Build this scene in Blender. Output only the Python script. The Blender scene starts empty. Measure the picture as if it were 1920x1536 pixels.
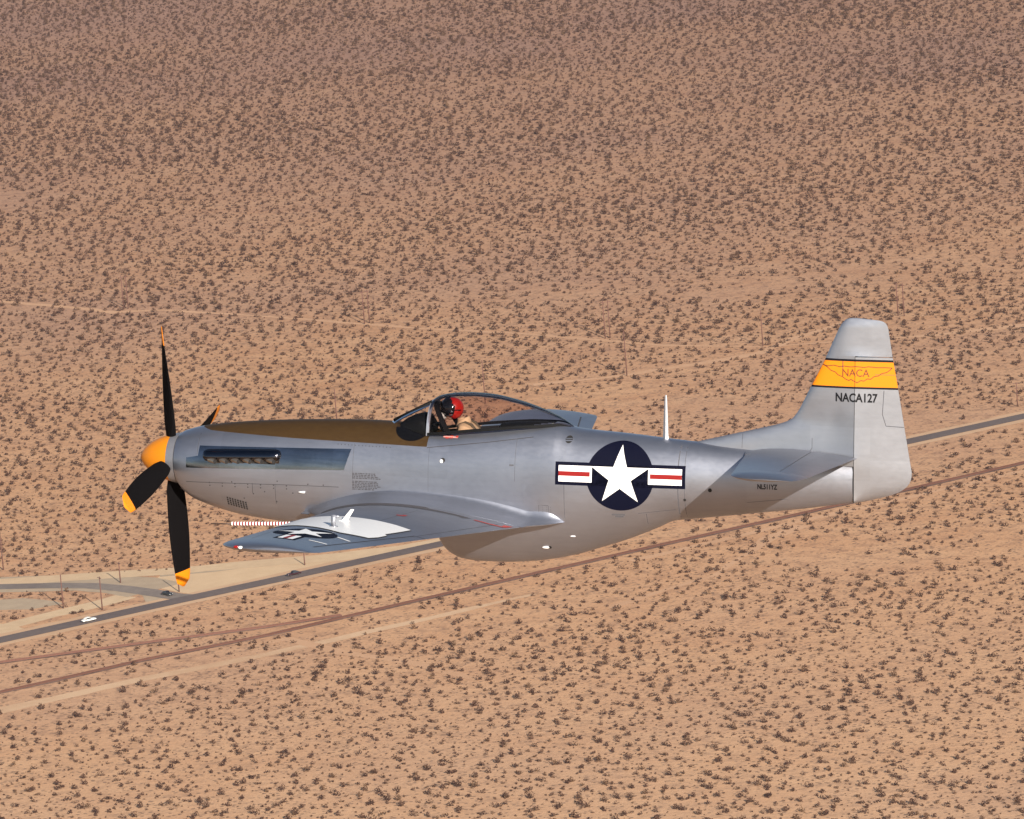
import bpy, bmesh, math, random
import numpy as np
from mathutils import Vector, Matrix
from mathutils.bvhtree import BVHTree
random.seed(7); rng = np.random.default_rng(11)
R = math.radians
sc = bpy.context.scene
C = sc.collection

# ------------------------------------------------------------------ camera
H = 445.0                      # camera height above the desert floor
PITCH, ROLL = R(10.7), R(4.5)
FPX = 11160.0                  # focal length in pixels of a 1920 px wide frame
cd = bpy.data.cameras.new('camera'); cam = bpy.data.objects.new('camera', cd); C.objects.link(cam)
cd.sensor_width = 36.0; cd.lens = 36.0 * FPX / 1920.0
cd.clip_start = 1.0; cd.clip_end = 60000.0
CM = Matrix.Translation((0, 0, H)) @ Matrix.Rotation(math.pi / 2 - PITCH, 4, 'X') @ Matrix.Rotation(-ROLL, 4, 'Z')
cam.matrix_world = CM
sc.camera = cam

# aircraft frame: x aft, y starboard, z up, origin at the spinner tip
AZ, EL, TU, TV, DD = 0.301946, 0.14507, 0.0648, -0.78769, 72.5895
def a2c(x, y, z):
    x -= 4.9
    c, s, ce, se = math.cos(AZ), math.sin(AZ), math.cos(EL), math.sin(EL)
    u = x * c + y * s; d = -x * s + y * c
    return Vector((u + TU, z * ce + d * se + TV, -(d * ce - z * se + DD)))
o_ = a2c(0, 0, 0)
ax = [(a2c(*v) - o_) for v in ((1, 0, 0), (0, 1, 0), (0, 0, 1))]
AM = CM @ Matrix(((ax[0].x, ax[1].x, ax[2].x, o_.x), (ax[0].y, ax[1].y, ax[2].y, o_.y), (ax[0].z, ax[1].z, ax[2].z, o_.z), (0, 0, 0, 1)))

# ------------------------------------------------------------------ light
SUN_A = Vector((0.66, -1.0, 0.46))                 # towards the sun, in the aircraft frame
S = (AM.to_3x3() @ SUN_A).normalized()
sun_el = math.asin(S.z); sun_az = math.atan2(S.x, S.y)
w = bpy.data.worlds.new('World'); sc.world = w; w.use_nodes = True
nt = w.node_tree; nt.nodes.clear()
sk = nt.nodes.new('ShaderNodeTexSky'); sk.sky_type = 'NISHITA'; sk.sun_disc = False
sk.sun_elevation = sun_el; sk.sun_rotation = sun_az; sk.altitude = 1100; sk.air_density = 1.0; sk.dust_density = 1.5
bg = nt.nodes.new('ShaderNodeBackground'); bg.inputs['Strength'].default_value = 0.06
wo = nt.nodes.new('ShaderNodeOutputWorld')
nt.links.new(sk.outputs[0], bg.inputs[0]); nt.links.new(bg.outputs[0], wo.inputs[0])
sl = bpy.data.lights.new('sun', 'SUN'); sl.energy = 5.0; sl.angle = R(0.53); sl.color = (1.0, 0.92, 0.82)
so = bpy.data.objects.new('sun', sl); C.objects.link(so)
so.rotation_euler = S.to_track_quat('Z', 'Y').to_euler(); so.location = (0, 0, 900)
sc.view_settings.view_transform = 'Standard'; sc.view_settings.look = 'None'
sc.view_settings.exposure = 0.8; sc.view_settings.gamma = 1.0
print('sun elevation', math.degrees(sun_el), 'rotation', math.degrees(sun_az))

# ------------------------------------------------------------------ helpers
def tag(o, label=None, cat=None, group=None, kind=None):
    if label: o['label'] = label
    if cat: o['category'] = cat
    if group: o['group'] = group
    if kind: o['kind'] = kind
    return o
def link(name, me, mats=(), parent=None, smooth=True):
    o = bpy.data.objects.new(name, me); C.objects.link(o)
    for m in (mats if isinstance(mats, (list, tuple)) else [mats]): me.materials.append(m)
    if parent: o.parent = parent
    if smooth:
        me.polygons.foreach_set('use_smooth', [True] * len(me.polygons))
    return o
def obj(name, bm, mats, parent=None, smooth=True, sharp=None):
    me = bpy.data.meshes.new(name)
    if sharp:
        for e in bm.edges:
            if len(e.link_faces) == 2 and e.calc_face_angle(0) > R(sharp): e.smooth = False
    bm.normal_update(); bm.to_mesh(me); bm.free()
    return link(name, me, mats, parent, smooth)
def empty(name, loc=(0, 0, 0), rz=0):
    o = bpy.data.objects.new(name, None); C.objects.link(o); o.location = loc; o.rotation_euler = (0, 0, rz)
    o.empty_display_size = 0.5
    return o
def add_box(bm, c, s, M=None, mat=0):
    r = bmesh.ops.create_cube(bm, size=1.0, matrix=(M or Matrix()) @ Matrix.Translation(c) @ Matrix.Diagonal((*s, 1)))
    for f in {f for v in r['verts'] for f in v.link_faces}: f.material_index = mat
    return r['verts']
def add_tube(bm, a, b, r0, r1=None, seg=12, mat=0, caps=True):
    a, b = Vector(a), Vector(b); r1 = r0 if r1 is None else r1
    M = Matrix.Translation((a + b) / 2) @ (b - a).to_track_quat('Z', 'Y').to_matrix().to_4x4()
    r = bmesh.ops.create_cone(bm, cap_ends=caps, segments=seg, radius1=r0, radius2=r1, depth=(b - a).length, matrix=M)
    for f in {f for v in r['verts'] for f in v.link_faces}: f.material_index = mat
    return r['verts']
def add_sphere(bm, c, r, M=None, seg=20, mat=0):
    s = r if isinstance(r, (tuple, list)) else (r, r, r)
    q = bmesh.ops.create_uvsphere(bm, u_segments=seg, v_segments=seg // 2, radius=1.0, matrix=Matrix.Translation(c) @ (M or Matrix()) @ Matrix.Diagonal((*s, 1)))
    for f in {f for v in q['verts'] for f in v.link_faces}: f.material_index = mat
    return q['verts']
def loft(bm, rings, close=True, caps=(False, False), matf=None):
    vs = [[bm.verts.new(p) for p in r] for r in rings]
    n = len(vs[0]); out = []
    for i in range(len(vs) - 1):
        for j in range(n if close else n - 1):
            k = (j + 1) % n
            f = bm.faces.new((vs[i][j], vs[i + 1][j], vs[i + 1][k], vs[i][k])); out.append(f)
            if matf: f.material_index = matf(f.calc_center_median())
    if caps[0]: bm.faces.new(vs[0])
    if caps[1]: bm.faces.new(list(reversed(vs[-1])))
    return vs
def fixn(bm): bmesh.ops.recalc_face_normals(bm, faces=bm.faces[:])
def pchip(xs, ys):
    xs = np.array(xs, float); ys = np.array(ys, float)
    h = np.diff(xs); d = np.diff(ys) / h; m = np.zeros(len(xs))
    for i in range(1, len(xs) - 1):
        if d[i - 1] * d[i] > 0:
            w1, w2 = 2 * h[i] + h[i - 1], h[i] + 2 * h[i - 1]
            m[i] = (w1 + w2) / (w1 / d[i - 1] + w2 / d[i])
    m[0], m[-1] = d[0], d[-1]
    def f(x):
        x = min(max(x, xs[0]), xs[-1]); i = min(int(np.searchsorted(xs, x, 'right')) - 1, len(h) - 1)
        t = (x - xs[i]) / h[i]
        return float((2*t**3 - 3*t*t + 1) * ys[i] + (t**3 - 2*t*t + t) * h[i] * m[i] + (-2*t**3 + 3*t*t) * ys[i+1] + (t**3 - t*t) * h[i] * m[i+1])
    return f
def lin(xs, ys): return lambda x: float(np.interp(x, xs, ys))

# ------------------------------------------------------------------ materials
def mat(name, col, rough=0.5, metal=0.0, **kw):
    m = bpy.data.materials.new(name); m.use_nodes = True
    b = m.node_tree.nodes['Principled BSDF']
    b.inputs['Base Color'].default_value = (*col, 1); b.inputs['Roughness'].default_value = rough; b.inputs['Metallic'].default_value = metal
    for k, v in kw.items(): b.inputs[k.replace('_', ' ')].default_value = v
    return m
class NG:
    def __init__(s, m): s.t = m.node_tree; s.n = s.t.nodes; s.b = s.n.get('Principled BSDF')
    def new(s, ty, **kw):
        n = s.n.new(ty)
        for k, v in kw.items(): setattr(n, k, v)
        return n
    def link(s, a, b): s.t.links.new(a, b)
    def val(s, sock, v):
        if hasattr(v, 'is_linked'): s.link(v, sock)
        else: sock.default_value = v
    def math(s, op, a, b=0.0, c=None, clamp=False):
        n = s.new('ShaderNodeMath', operation=op, use_clamp=clamp); s.val(n.inputs[0], a); s.val(n.inputs[1], b)
        if c is not None: s.val(n.inputs[2], c)
        return n.outputs[0]
    def noise(s, vec, scale, detail=3, rough=0.5, out='Fac'):
        n = s.new('ShaderNodeTexNoise'); s.link(vec, n.inputs['Vector']); n.inputs['Scale'].default_value = scale
        n.inputs['Detail'].default_value = detail; n.inputs['Roughness'].default_value = rough
        return n.outputs[out]
    def ramp(s, fac, stops):
        n = s.new('ShaderNodeValToRGB'); s.val(n.inputs[0], fac); e = n.color_ramp.elements
        while len(e) < len(stops): e.new(0.5)
        for i, (p, c) in enumerate(stops):
            e[i].position = p; e[i].color = (*c, 1) if isinstance(c, (tuple, list)) else (c, c, c, 1)
        return n.outputs[0]
    def mix(s, fac, a, b, mode='MIX'):
        n = s.new('ShaderNodeMix', data_type='RGBA', blend_type=mode); s.val(n.inputs[0], fac)
        for q, v in ((n.inputs[6], a), (n.inputs[7], b)):
            if hasattr(v, 'is_linked'): s.link(v, q)
            else: q.default_value = (*v, 1)
        return n.outputs[2]
    def objc(s): return s.new('ShaderNodeTexCoord').outputs['Object']
    def geo(s): return s.new('ShaderNodeNewGeometry').outputs['Position']
    def mapr(s, v, a, b, c, d):
        n = s.new('ShaderNodeMapRange'); s.val(n.inputs[0], v)
        for i, q in enumerate((a, b, c, d)): n.inputs[i + 1].default_value = q
        return n.outputs[0]

def silver(name, base, rough, metal, var=0.06, antiglare=False):
    m = mat(name, base, rough, metal); g = NG(m); oc = g.objc()
    mp = g.new('ShaderNodeMapping'); g.link(oc, mp.inputs[0]); mp.inputs['Scale'].default_value = (1.0, 1.0, 1.6)
    n1 = g.noise(mp.outputs[0], 1.7, 4, 0.55); n2 = g.noise(mp.outputs[0], 14, 5, 0.65)
    f = g.math('ADD', g.mapr(n1, 0.3, 0.7, -var, var), g.mapr(n2, 0.3, 0.7, -var * 0.2, var * 0.2))
    sx = g.new('ShaderNodeSeparateXYZ'); g.link(oc, sx.inputs[0])
    # oil and soot streaks run aft
    st = g.new('ShaderNodeMapping'); g.link(oc, st.inputs[0]); st.inputs['Scale'].default_value = (0.9, 6, 9)
    n3 = g.noise(st.outputs[0], 2.2, 4, 0.6)
    f = g.math('ADD', f, g.mapr(n3, 0.45, 0.8, 0.0, -var * 1.3))
    # skin panels differ slightly in tone
    px_ = g.math('FLOOR', g.math('ADD', g.math('MULTIPLY', sx.outputs[0], 1.35), 0.4)); pz_ = g.math('FLOOR', g.math('MULTIPLY', g.math('ADD', sx.outputs[2], g.math('MULTIPLY', px_, 0.07)), 3.1)); py_ = g.math('FLOOR', g.math('MULTIPLY', sx.outputs[1], 0.9))
    cv_ = g.new('ShaderNodeCombineXYZ'); g.link(px_, cv_.inputs[0]); g.link(pz_, cv_.inputs[1]); g.link(py_, cv_.inputs[2])
    wn = g.new('ShaderNodeTexWhiteNoise'); g.link(cv_.outputs[0], wn.inputs['Vector'])
    f = g.math('ADD', f, g.mapr(wn.outputs['Value'], 0, 1, -var * .75, var * .75))
    k = g.math('ADD', f, 1.0)
    cc = g.new('ShaderNodeCombineXYZ')
    for i in range(3): g.link(g.math('MULTIPLY', k, base[i]), cc.inputs[i])
    col = cc.outputs[0]
    rg = g.mapr(n2, 0.3, 0.7, rough - 0.02, rough + 0.03)
    if antiglare:
        x, z = sx.outputs[0], sx.outputs[2]
        cv = g.new('ShaderNodeFloatCurve'); cv.inputs['Factor'].default_value = 1
        g.link(g.math('DIVIDE', x, 4.0), cv.inputs['Value'])
        c = cv.mapping.curves[0]
        pts = [(0.0, 0.8), (0.85 / 4, 0.42), (1.0 / 4, 0.397), (2.1 / 4, 0.368), (3.85 / 4, 0.343), (1.0, 0.34)]
        while len(c.points) < len(pts): c.points.new(0.5, 0.5)
        for p, q in zip(c.points, pts): p.location = q; p.handle_type = 'VECTOR'
        cv.mapping.update()
        mk = g.math('MULTIPLY', g.math('GREATER_THAN', z, cv.outputs[0]), g.math('LESS_THAN', x, 3.86))
        ag = g.ramp(n2, [(0.3, (0.036, 0.020, 0.008)), (0.7, (0.046, 0.026, 0.010))])
        col = g.mix(mk, col, ag)
        g.link(g.math('MULTIPLY', g.math('SUBTRACT', 1.0, mk), metal), g.b.inputs['Metallic'])
        rg = g.math('ADD', rg, g.math('MULTIPLY', mk, 0.14)); g.link(g.math('SUBTRACT', 0.5, g.math('MULTIPLY', mk, 0.38)), g.b.inputs['Specular IOR Level'])
    g.link(col, g.b.inputs['Base Color']); g.link(rg, g.b.inputs['Roughness'])
    bp = g.new('ShaderNodeBump'); bp.inputs['Strength'].default_value = 0.05; bp.inputs['Distance'].default_value = 0.004
    g.link(g.noise(oc, 5.0, 3, 0.6), bp.inputs['Height']); g.link(bp.outputs[0], g.b.inputs['Normal'])
    return m
SILC = (0.345, 0.358, 0.405)
M = {}
M['skin'] = silver('aluminium_lacquer', SILC, 0.385, 0.90, 0.055, True)
M['wing'] = silver('aluminium_wing', (0.31, 0.315, 0.35), 0.40, 0.9, 0.07)
M['tail'] = silver('aluminium_tail', (0.42, 0.43, 0.465), 0.39, 0.88, 0.045)
M['polish'] = silver('polished_steel', (0.30, 0.295, 0.31), 0.17, 1.0, 0.30)
M['shroud'] = mat('burnished_shroud', (0.10, 0.10, 0.115), 0.16, 1.0)
M['soot'] = mat('soot_black', (0.008, 0.007, 0.007), 0.7)
M['stack'] = mat('scorched_steel', (0.50, 0.40, 0.30), 0.35, 0.9)
M['yellow'] = mat('orange_yellow_paint', (0.56, 0.185, 0.006), 0.42, Specular_IOR_Level=.3)
M['band'] = mat('orange_yellow_band', (0.68, 0.200, 0.005), 0.5, Specular_IOR_Level=.25)
M['ring'] = silver('spinner_ring_grey', (0.26, 0.26, 0.28), 0.42, 0.6)
M['blade'] = mat('matt_black_blade', (0.0045, 0.004, 0.0045), 0.85, Specular_IOR_Level=.04)
M['black'] = mat('black_paint', (0.006, 0.006, 0.008), 0.6, Specular_IOR_Level=.2)
M['navy'] = mat('insignia_blue', (0.0035, 0.0042, 0.013), 0.6, Specular_IOR_Level=.05)
M['white'] = mat('insignia_white', (0.86, 0.85, 0.83), 0.45)
M['red'] = mat('insignia_red', (0.22, 0.009, 0.008), 0.55, Specular_IOR_Level=.2)
M['redline'] = mat('stencil_red', (0.36, 0.03, 0.02), 0.5)
M['glove'] = mat('white_lacquer', (0.80, 0.79, 0.77), 0.35)
M['line'] = mat('panel_gap', (0.04, 0.038, 0.042), 0.6)
M['soft'] = mat('panel_gap_soft', (0.075, 0.075, 0.085), 0.55)
M['stencil'] = mat('stencil_grey', (0.045, 0.042, 0.048), 0.6)
M['inside'] = mat('cockpit_black', (0.004, 0.004, 0.0045), 0.7, Specular_IOR_Level=.15)
M['frame'] = silver('canopy_frame', (0.42, 0.43, 0.47), 0.35, 0.7)
M['lensred'] = mat('red_lens', (0.25, 0.01, 0.01), 0.1)
def glass(name, tint, ior=1.33):
    m = bpy.data.materials.new(name); m.use_nodes = True; g = NG(m); g.n.clear()
    tr = g.new('ShaderNodeBsdfTransparent'); tr.inputs[0].default_value = (*tint, 1)
    gl = g.new('ShaderNodeBsdfGlossy'); gl.inputs['Roughness'].default_value = 0.03
    fr = g.new('ShaderNodeFresnel'); fr.inputs[0].default_value = ior
    mx = g.new('ShaderNodeMixShader'); o = g.new('ShaderNodeOutputMaterial')
    g.link(fr.outputs[0], mx.inputs[0]); g.link(tr.outputs[0], mx.inputs[1]); g.link(gl.outputs[0], mx.inputs[2]); g.link(mx.outputs[0], o.inputs[0])
    return m
M['glass'] = glass('canopy_plexiglass', (0.86, 0.79, 0.79), 1.2)
M['glassw'] = glass('windshield_glass', (0.92, 0.90, 0.90), 1.18)

# ================================================================== AIRCRAFT
plane = empty('fighter_plane'); plane.matrix_world = AM
tag(plane, 'silver propeller fighter plane with orange spinner and orange tail band, flying over the desert', 'airplane')

ST = [  # x, top, bottom, level of greatest width, half width, upper exponent, lower exponent
 (0.548, .322, -.335, 0.0, .325, 2.0, 2.0), (0.60, .352, -.40, -.01, .345, 2.0, 2.1), (0.66, .372, -.45, -.02, .36, 2.0, 2.1), (0.76, .402, -.503, -.03, .378, 2.0, 2.2),
 (1.03, .452, -.590, -.05, .405, 2.1, 2.3), (1.40, .497, -.668, -.06, .425, 2.1, 2.4), (1.97, .543, -.725, -.07, .440, 2.15, 2.5),
 (2.50, .570, -.75, -.07, .445, 2.2, 2.6), (3.00, .585, -.77, -.07, .445, 2.25, 2.6), (3.30, .583, -.78, -.07, .445, 2.3, 2.6),
 (3.60, .555, -.79, -.07, .445, 2.5, 2.6), (3.86, .525, -.795, -.07, .445, 2.7, 2.6), (4.40, .590, -.80, -.07, .445, 2.58, 2.6),
 (5.00, .655, -.80, -.06, .435, 2.44, 2.5), (5.10, .662, -1.058, -.06, .432, 2.42, 2.15), (5.30, .668, -1.030, -.055, .428, 2.37, 2.15), (5.46, .660, -1.0, -.05, .424, 2.32, 2.15), (5.54, .640, -.982, -.05, .421, 2.29, 2.15),
 (5.62, .619, -.962, -.045, .418, 2.26, 2.15), (5.70, .605, -.942, -.04, .414, 2.23, 2.15), (5.88, .590, -.882, -.03, .404, 2.18, 2.15), (6.29, .567, -.741, -.01, .376, 2.1, 2.0), (6.71, .535, -.563, .02, .342, 2.1, 2.1),
 (6.90, .520, -.474, .03, .325, 2.1, 2.2), (7.18, .500, -.435, .04, .298, 2.1, 2.2), (7.50, .470, -.390, .05, .262, 2.1, 2.2), (8.10, .440, -.308, .08, .200, 2.1, 2.2),
 (8.55, .405, -.245, .10, .155, 2.1, 2.2), (8.90, .365, -.185, .11, .115, 2.1, 2.1), (9.125, .335, -.150, .11, .080, 2.1, 2.1)]
SF = [pchip([s[0] for s in ST], [s[i] for s in ST]) for i in range(1, 7)]
def fsec(x): return [f(x) for f in SF]
def fus_y(x, z):
    zt, zb, zc, hw, n1, n2 = fsec(x)
    if z >= zc: t = (z - zc) / (zt - zc); n = n1
    else: t = (zc - z) / (zc - zb); n = n2
    return hw * max(0.0, 1 - min(t, 1.0) ** n) ** (1 / n)
def ring(x, sec, N=96):
    zt, zb, zc, hw, n1, n2 = sec; out = []
    for i in range(N):
        a = 2 * math.pi * i / N; c, s = math.cos(a), math.sin(a)
        n = n1 if s >= 0 else n2
        y = hw * math.copysign(abs(c) ** (2 / n), c)
        z = zc + (zt - zc if s >= 0 else zc - zb) * math.copysign(abs(s) ** (2 / n), s)
        out.append((x, y, z))
    return out
xs = sorted(set([s[0] for s in ST] + [round(v, 3) for v in np.arange(0.56, 9.12, 0.04)]))
bm = bmesh.new()
loft(bm, [ring(x, fsec(x)) for x in xs], caps=(True, True)); fixn(bm)
CK0, CK1, CKY = 3.66, 4.72, 0.235       # cockpit opening
kill = []; CWL = lin([3.83, 4.5, 5.0, 5.4], [.30, .335, .26, .10])
for f in bm.faces:
    c = f.calc_center_median()
    if c.z > 0.42 and 3.50 < c.x < 5.40 and abs(c.y) < min(CKY, CWL(c.x) - .04): f.material_index = 1
    if c.z > 0.42 and CK0 < c.x < CK1 and abs(c.y) < CKY: kill.append(f)
bmesh.ops.delete(bm, geom=kill, context='FACES')
fus = obj('fuselage', bm, [M['skin'], M['inside']], plane, sharp=38)

# radiator scoop under the belly, open at the front
bm = bmesh.new()
SCB = pchip([3.95, 3.98, 4.03, 4.11, 4.20, 4.43, 4.71, 4.98, 5.10, 5.2], [-.885, -.935, -.985, -1.036, -1.070, -1.092, -1.091, -1.073, -1.060, -1.045])
SCW = pchip([3.95, 4.2, 4.6, 5.1, 5.2], [.37, .41, .432, .4325, .4285])
rings = []
for x in [3.95, 3.965, 3.98, 4.0, 4.03, 4.07, 4.11, 4.15, 4.2, 4.28, 4.36, 4.43, 4.55, 4.7, 4.85, 5.0, 5.08, 5.12, 5.18]:
    rings.append(ring(x, (.10, SCB(x), -.06, SCW(x), 2.2, 2.15), 64))
loft(bm, list(reversed([[(p[0] + (.10 if k == 0 else 0), p[1] * .93, -.60 + (p[2] + .60) * .93) for p in r] for k, r in enumerate(rings[:1])])) + rings)
f0 = bm.faces.new([v for v in bm.verts][:64]); f0.material_index = 1
fixn(bm); scoop = obj('radiator_scoop', bm, [M['skin'], M['inside']], plane, sharp=50)

# canopy, windshield and cockpit
CT = pchip([3.83, 3.89, 3.98, 4.08, 4.32, 4.57, 4.83, 5.17, 5.40, 5.52, 5.62], [.872, .918, .948, .966, .984, .974, .930, .836, .742, .682, .622])
CB = lin([3.83, 3.86, 4.43, 5.0, 5.45, 5.62], [.485, .49, .565, .625, .65, .60])
CW = pchip([3.83, 4.1, 4.5, 5.0, 5.4, 5.62], [.285, .325, .335, .285, .16, .03])
def arc(x, top, bot, hw, N=26, n=2.2, inset=0.0):
    out = []
    for i in range(N + 1):
        a = math.pi * i / N; c, s = math.cos(a), math.sin(a)
        out.append((x, (hw - inset) * math.copysign(abs(c) ** (2 / n), c), bot + (top - inset - bot) * abs(s) ** (2 / n)))
    return out
bm = bmesh.new()
loft(bm, [arc(x, CT(x), CB(x), CW(x)) for x in np.linspace(3.83, 5.62, 48)], close=False); fixn(bm)
canopy = obj('canopy', bm, M['glass'], plane)
bm = bmesh.new()      # rail round the foot of the canopy and the hoop at its front
pr = [(x, CW(x) + .004, CB(x)) for x in np.linspace(3.84, 5.60, 40)]
for sgn in (-1, 1):
    rr = [[(p[0], sgn * (p[1] + .012), p[2] - .02), (p[0], sgn * (p[1] + .008), p[2] + .016), (p[0], sgn * (p[1] - .012), p[2] + .016), (p[0], sgn * (p[1] - .012), p[2] - .02)] for p in pr]
    loft(bm, rr, caps=(True, True))
fixn(bm); obj('canopy_rail', bm, M['inside'], canopy, sharp=30)
bm = bmesh.new()
def hoop(bm, x0, x1, grow, depth, lean=0.0):
    a, b = arc(0, CT(x0), CB(x0) - .02, CW(x0), 30, 2.2, -grow), arc(0, CT(x0), CB(x0) - .02, CW(x0), 30, 2.2, -grow + depth)
    def L(p, x): return (x + lean * (p[2] - .5), p[1], p[2])
    vs = [[L(p, x0) for p in a], [L(p, x1) for p in a], [L(p, x1) for p in b], [L(p, x0) for p in b], [L(p, x0) for p in a]]
    loft(bm, vs, close=False)
hoop(bm, 3.825, 3.862, .008, .03, 0.02); fixn(bm)
obj('windshield_arch', bm, M['frame'], canopy, sharp=30)
bm = bmesh.new()      # dark inner hoop leaning aft, behind the windshield
a = arc(0, .855, .44, .255, 30, 2.3); b = arc(0, .825, .44, .222, 30, 2.3)
def L2(p, dx): return (4.135 - (p[2] - .44) * .62 + dx, p[1], p[2])
loft(bm, [[L2(p, -.03) for p in a], [L2(p, .03) for p in a], [L2(p, .03) for p in b], [L2(p, -.03) for p in b], [L2(p, -.03) for p in a]], close=False)
add_box(bm, (3.90, 0, .838), (.16, .10, .022))
fixn(bm); obj('canopy_brace', bm, M['inside'], canopy, sharp=30)
# windshield: flat raked centre pane, curved side panes
bm = bmesh.new()
WT = lin([3.30, 3.83], [.585, .868])
def wsec(x):
    t = (x - 3.30) / .53; return arc(x, WT(x) + .012 * math.sin(math.pi * t), .40 + .07 * t, .06 + (.285 - .06) * (t ** .55), 26, 2.2 + .6 * (1 - t))
loft(bm, [wsec(x) for x in np.linspace(3.30, 3.83, 16)], close=False); fixn(bm)
ws = obj('windshield', bm, M['glassw'], plane)
bm = bmesh.new()
for sgn in (-1, 1):
    add_tube(bm, (3.34, sgn * .05, .600), (3.84, sgn * .11, .855), .026, .026, 8)
add_box(bm, (3.59, 0, .725), (.56, .014, .012), Matrix.Translation((3.59, 0, .725)) @ Matrix.Rotation(-math.atan2(.258, .5), 4, 'Y') @ Matrix.Translation((-3.59, 0, -.725)))
fixn(bm); obj('windshield_frame', bm, M['inside'], ws)
bm = bmesh.new()      # instrument coaming
rr = []
for x, h in ((3.42, .575), (3.50, .635), (3.60, .685), (3.70, .712), (3.77, .70), (3.80, .64)):
    rr.append(arc(x, h, .45, .16 + (x - 3.42) * .28, 16, 2.6))
loft(bm, rr, close=False); v = [bm.verts.new(p) for p in rr[-1]]; bm.faces.new(v)
add_box(bm, (3.90, 0, .575), (.10, .16, .03)); add_box(bm, (3.93, .03, .592), (.04, .07, .02))
bmesh.ops.remove_doubles(bm, verts=bm.verts[:], dist=1e-5)
fixn(bm); obj('instrument_coaming', bm, M['inside'], ws, sharp=40)
bm = bmesh.new()      # cockpit tub and seat
add_box(bm, ((CK0 + CK1) / 2, 0, -.25), (CK1 - CK0 + .10, .60, .02))
for x in (CK0 - .05, CK1 + .05): add_box(bm, (x, 0, .08), (.02, .60, .70))
for y in (-.30, .30): add_box(bm, ((CK0 + CK1) / 2, y, .06), (CK1 - CK0 + .10, .02, .66))
fixn(bm); obj('cockpit_tub', bm, M['inside'], plane, smooth=False)
bm = bmesh.new()
add_box(bm, (4.42, 0, -.14), (.42, .40, .06)); add_box(bm, (4.60, 0, .16), (.06, .40, .62))
add_box(bm, (4.64, 0, .50), (.05, .18, .10))
bmesh.ops.bevel(bm, geom=bm.edges[:], offset=.012, segments=2, affect='EDGES')
obj('pilot_seat', bm, M['inside'], plane)

# nose: spinner, ring, propeller blades
def revolve(bm, prof, seg=64, matf=None):
    loft(bm, [[(x, r * math.cos(2*math.pi*k/seg), r * math.sin(2*math.pi*k/seg)) for k in range(seg)] for x, r in prof], matf=matf)
sp = [(0.0, .001), (.004, .022), (.012, .042), (.03, .073), (.06, .111), (.10, .149), (.15, .187), (.20, .217), (.25, .241), (.30, .262), (.35, .279), (.40, .292), (.43, .298)]
bm = bmesh.new(); revolve(bm, sp); bmesh.ops.remove_doubles(bm, verts=bm.verts[:], dist=.0005); fixn(bm)
spin = obj('spinner', bm, M['yellow'], plane)
bm = bmesh.new(); revolve(bm, [(.43, .298), (.431, .3005), (.48, .309), (.535, .3175), (.538, .30), (.538, .01)]); fixn(bm)
obj('backplate_ring', bm, M['ring'], spin, sharp=40)
bm = bmesh.new(); revolve(bm, [(.536, .29), (.549, .29)]); fixn(bm)
obj('spinner_gap', bm, M['soot'], spin)
# chin intake mouth
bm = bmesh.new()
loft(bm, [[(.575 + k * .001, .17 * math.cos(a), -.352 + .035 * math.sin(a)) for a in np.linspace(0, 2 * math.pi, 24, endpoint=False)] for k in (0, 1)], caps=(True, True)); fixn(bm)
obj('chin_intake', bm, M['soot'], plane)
def blade(theta):
    # theta: from straight down (0) towards port; the blade runs along local -z, then is rotated about x
    n = 22; rings = []
    for i in range(n + 1):
        t = i / n; r = .20 + (1.72 - .20) * t
        if t < .12: ch = .13 + (t / .12) * .09; th = .11 - t / .12 * .05
        else:
            u = (t - .12) / .88
            ch = .22 + .07 * math.sin(min(u / .55, 1) * math.pi / 2) - .06 * max(0, (u - .5) / .5) ** 2
            th = .06 * (1 - u) + .010
        if t > .93: ch *= math.sqrt(max(0.02, 1 - ((t - .93) / .07) ** 2))
        pit = R(62 - 40 * t ** .8)
        rg = []
        for k in range(20):
            a = 2 * math.pi * k / 20; cx = ch / 2 * math.cos(a); cy = th / 2 * math.sin(a) * (1 + .25 * math.cos(a))
            X = cx * math.sin(pit) + cy * math.cos(pit); Y = cx * math.cos(pit) - cy * math.sin(pit)
            rg.append((.42 + X, Y, -r))
        rings.append(rg)
    bm = bmesh.new()
    loft(bm, rings, caps=(True, True), matf=lambda c: 1 if c.z < -1.52 else 0)
    for f in bm.faces:
        if f.calc_center_median().z < -1.53: f.material_index = 1
    fixn(bm)
    bmesh.ops.rotate(bm, verts=bm.verts[:], cent=(0, 0, 0), matrix=Matrix.Rotation(-theta, 3, 'X'))
    return bm
for k, lab in enumerate(('black propeller blade pointing straight down with orange tip', 'propeller blade pointing towards the viewer', 'propeller blade pointing up', 'propeller blade on the far side')):
    b = obj('propeller_blade', blade(R(-12 + 90 * k)), [M['blade'], M['band']], plane)
    b['label'] = lab

# ---- wings
def wLE(y): return 2.66 + .0625 * y - .36 * max(0, (1.15 - y) / .75) ** 1.3 * (1 if y < 1.15 else 0)
def wTE(y): return 5.30 - .184 * y
def wZ(y): return -.58 + .0875 * y
def nac(c):
    c = max(0.0, min(1.0, c)) ** 1.22
    return 5 * (.2969 * math.sqrt(c) - .126 * c - .3516 * c * c + .2843 * c ** 3 - .1036 * c ** 4)
def wgeom(y):
    le, te = wLE(y), wTE(y); tk = .156 - .040 * min(y / 5.5, 1.0); z = wZ(y)
    s = 1.0
    if y > 5.10:
        u = (y - 5.10) / .54
        s = math.sqrt(max(0, 1 - u ** 2.6)); ch = te - le
        le2 = le + ch * .46 * (1 - s) ; te2 = te - ch * .06 * (1 - math.sqrt(max(0, 1 - u ** 9))); tk *= s ** .35
        le, te = le2, te2
    return le, te, z, tk
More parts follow.
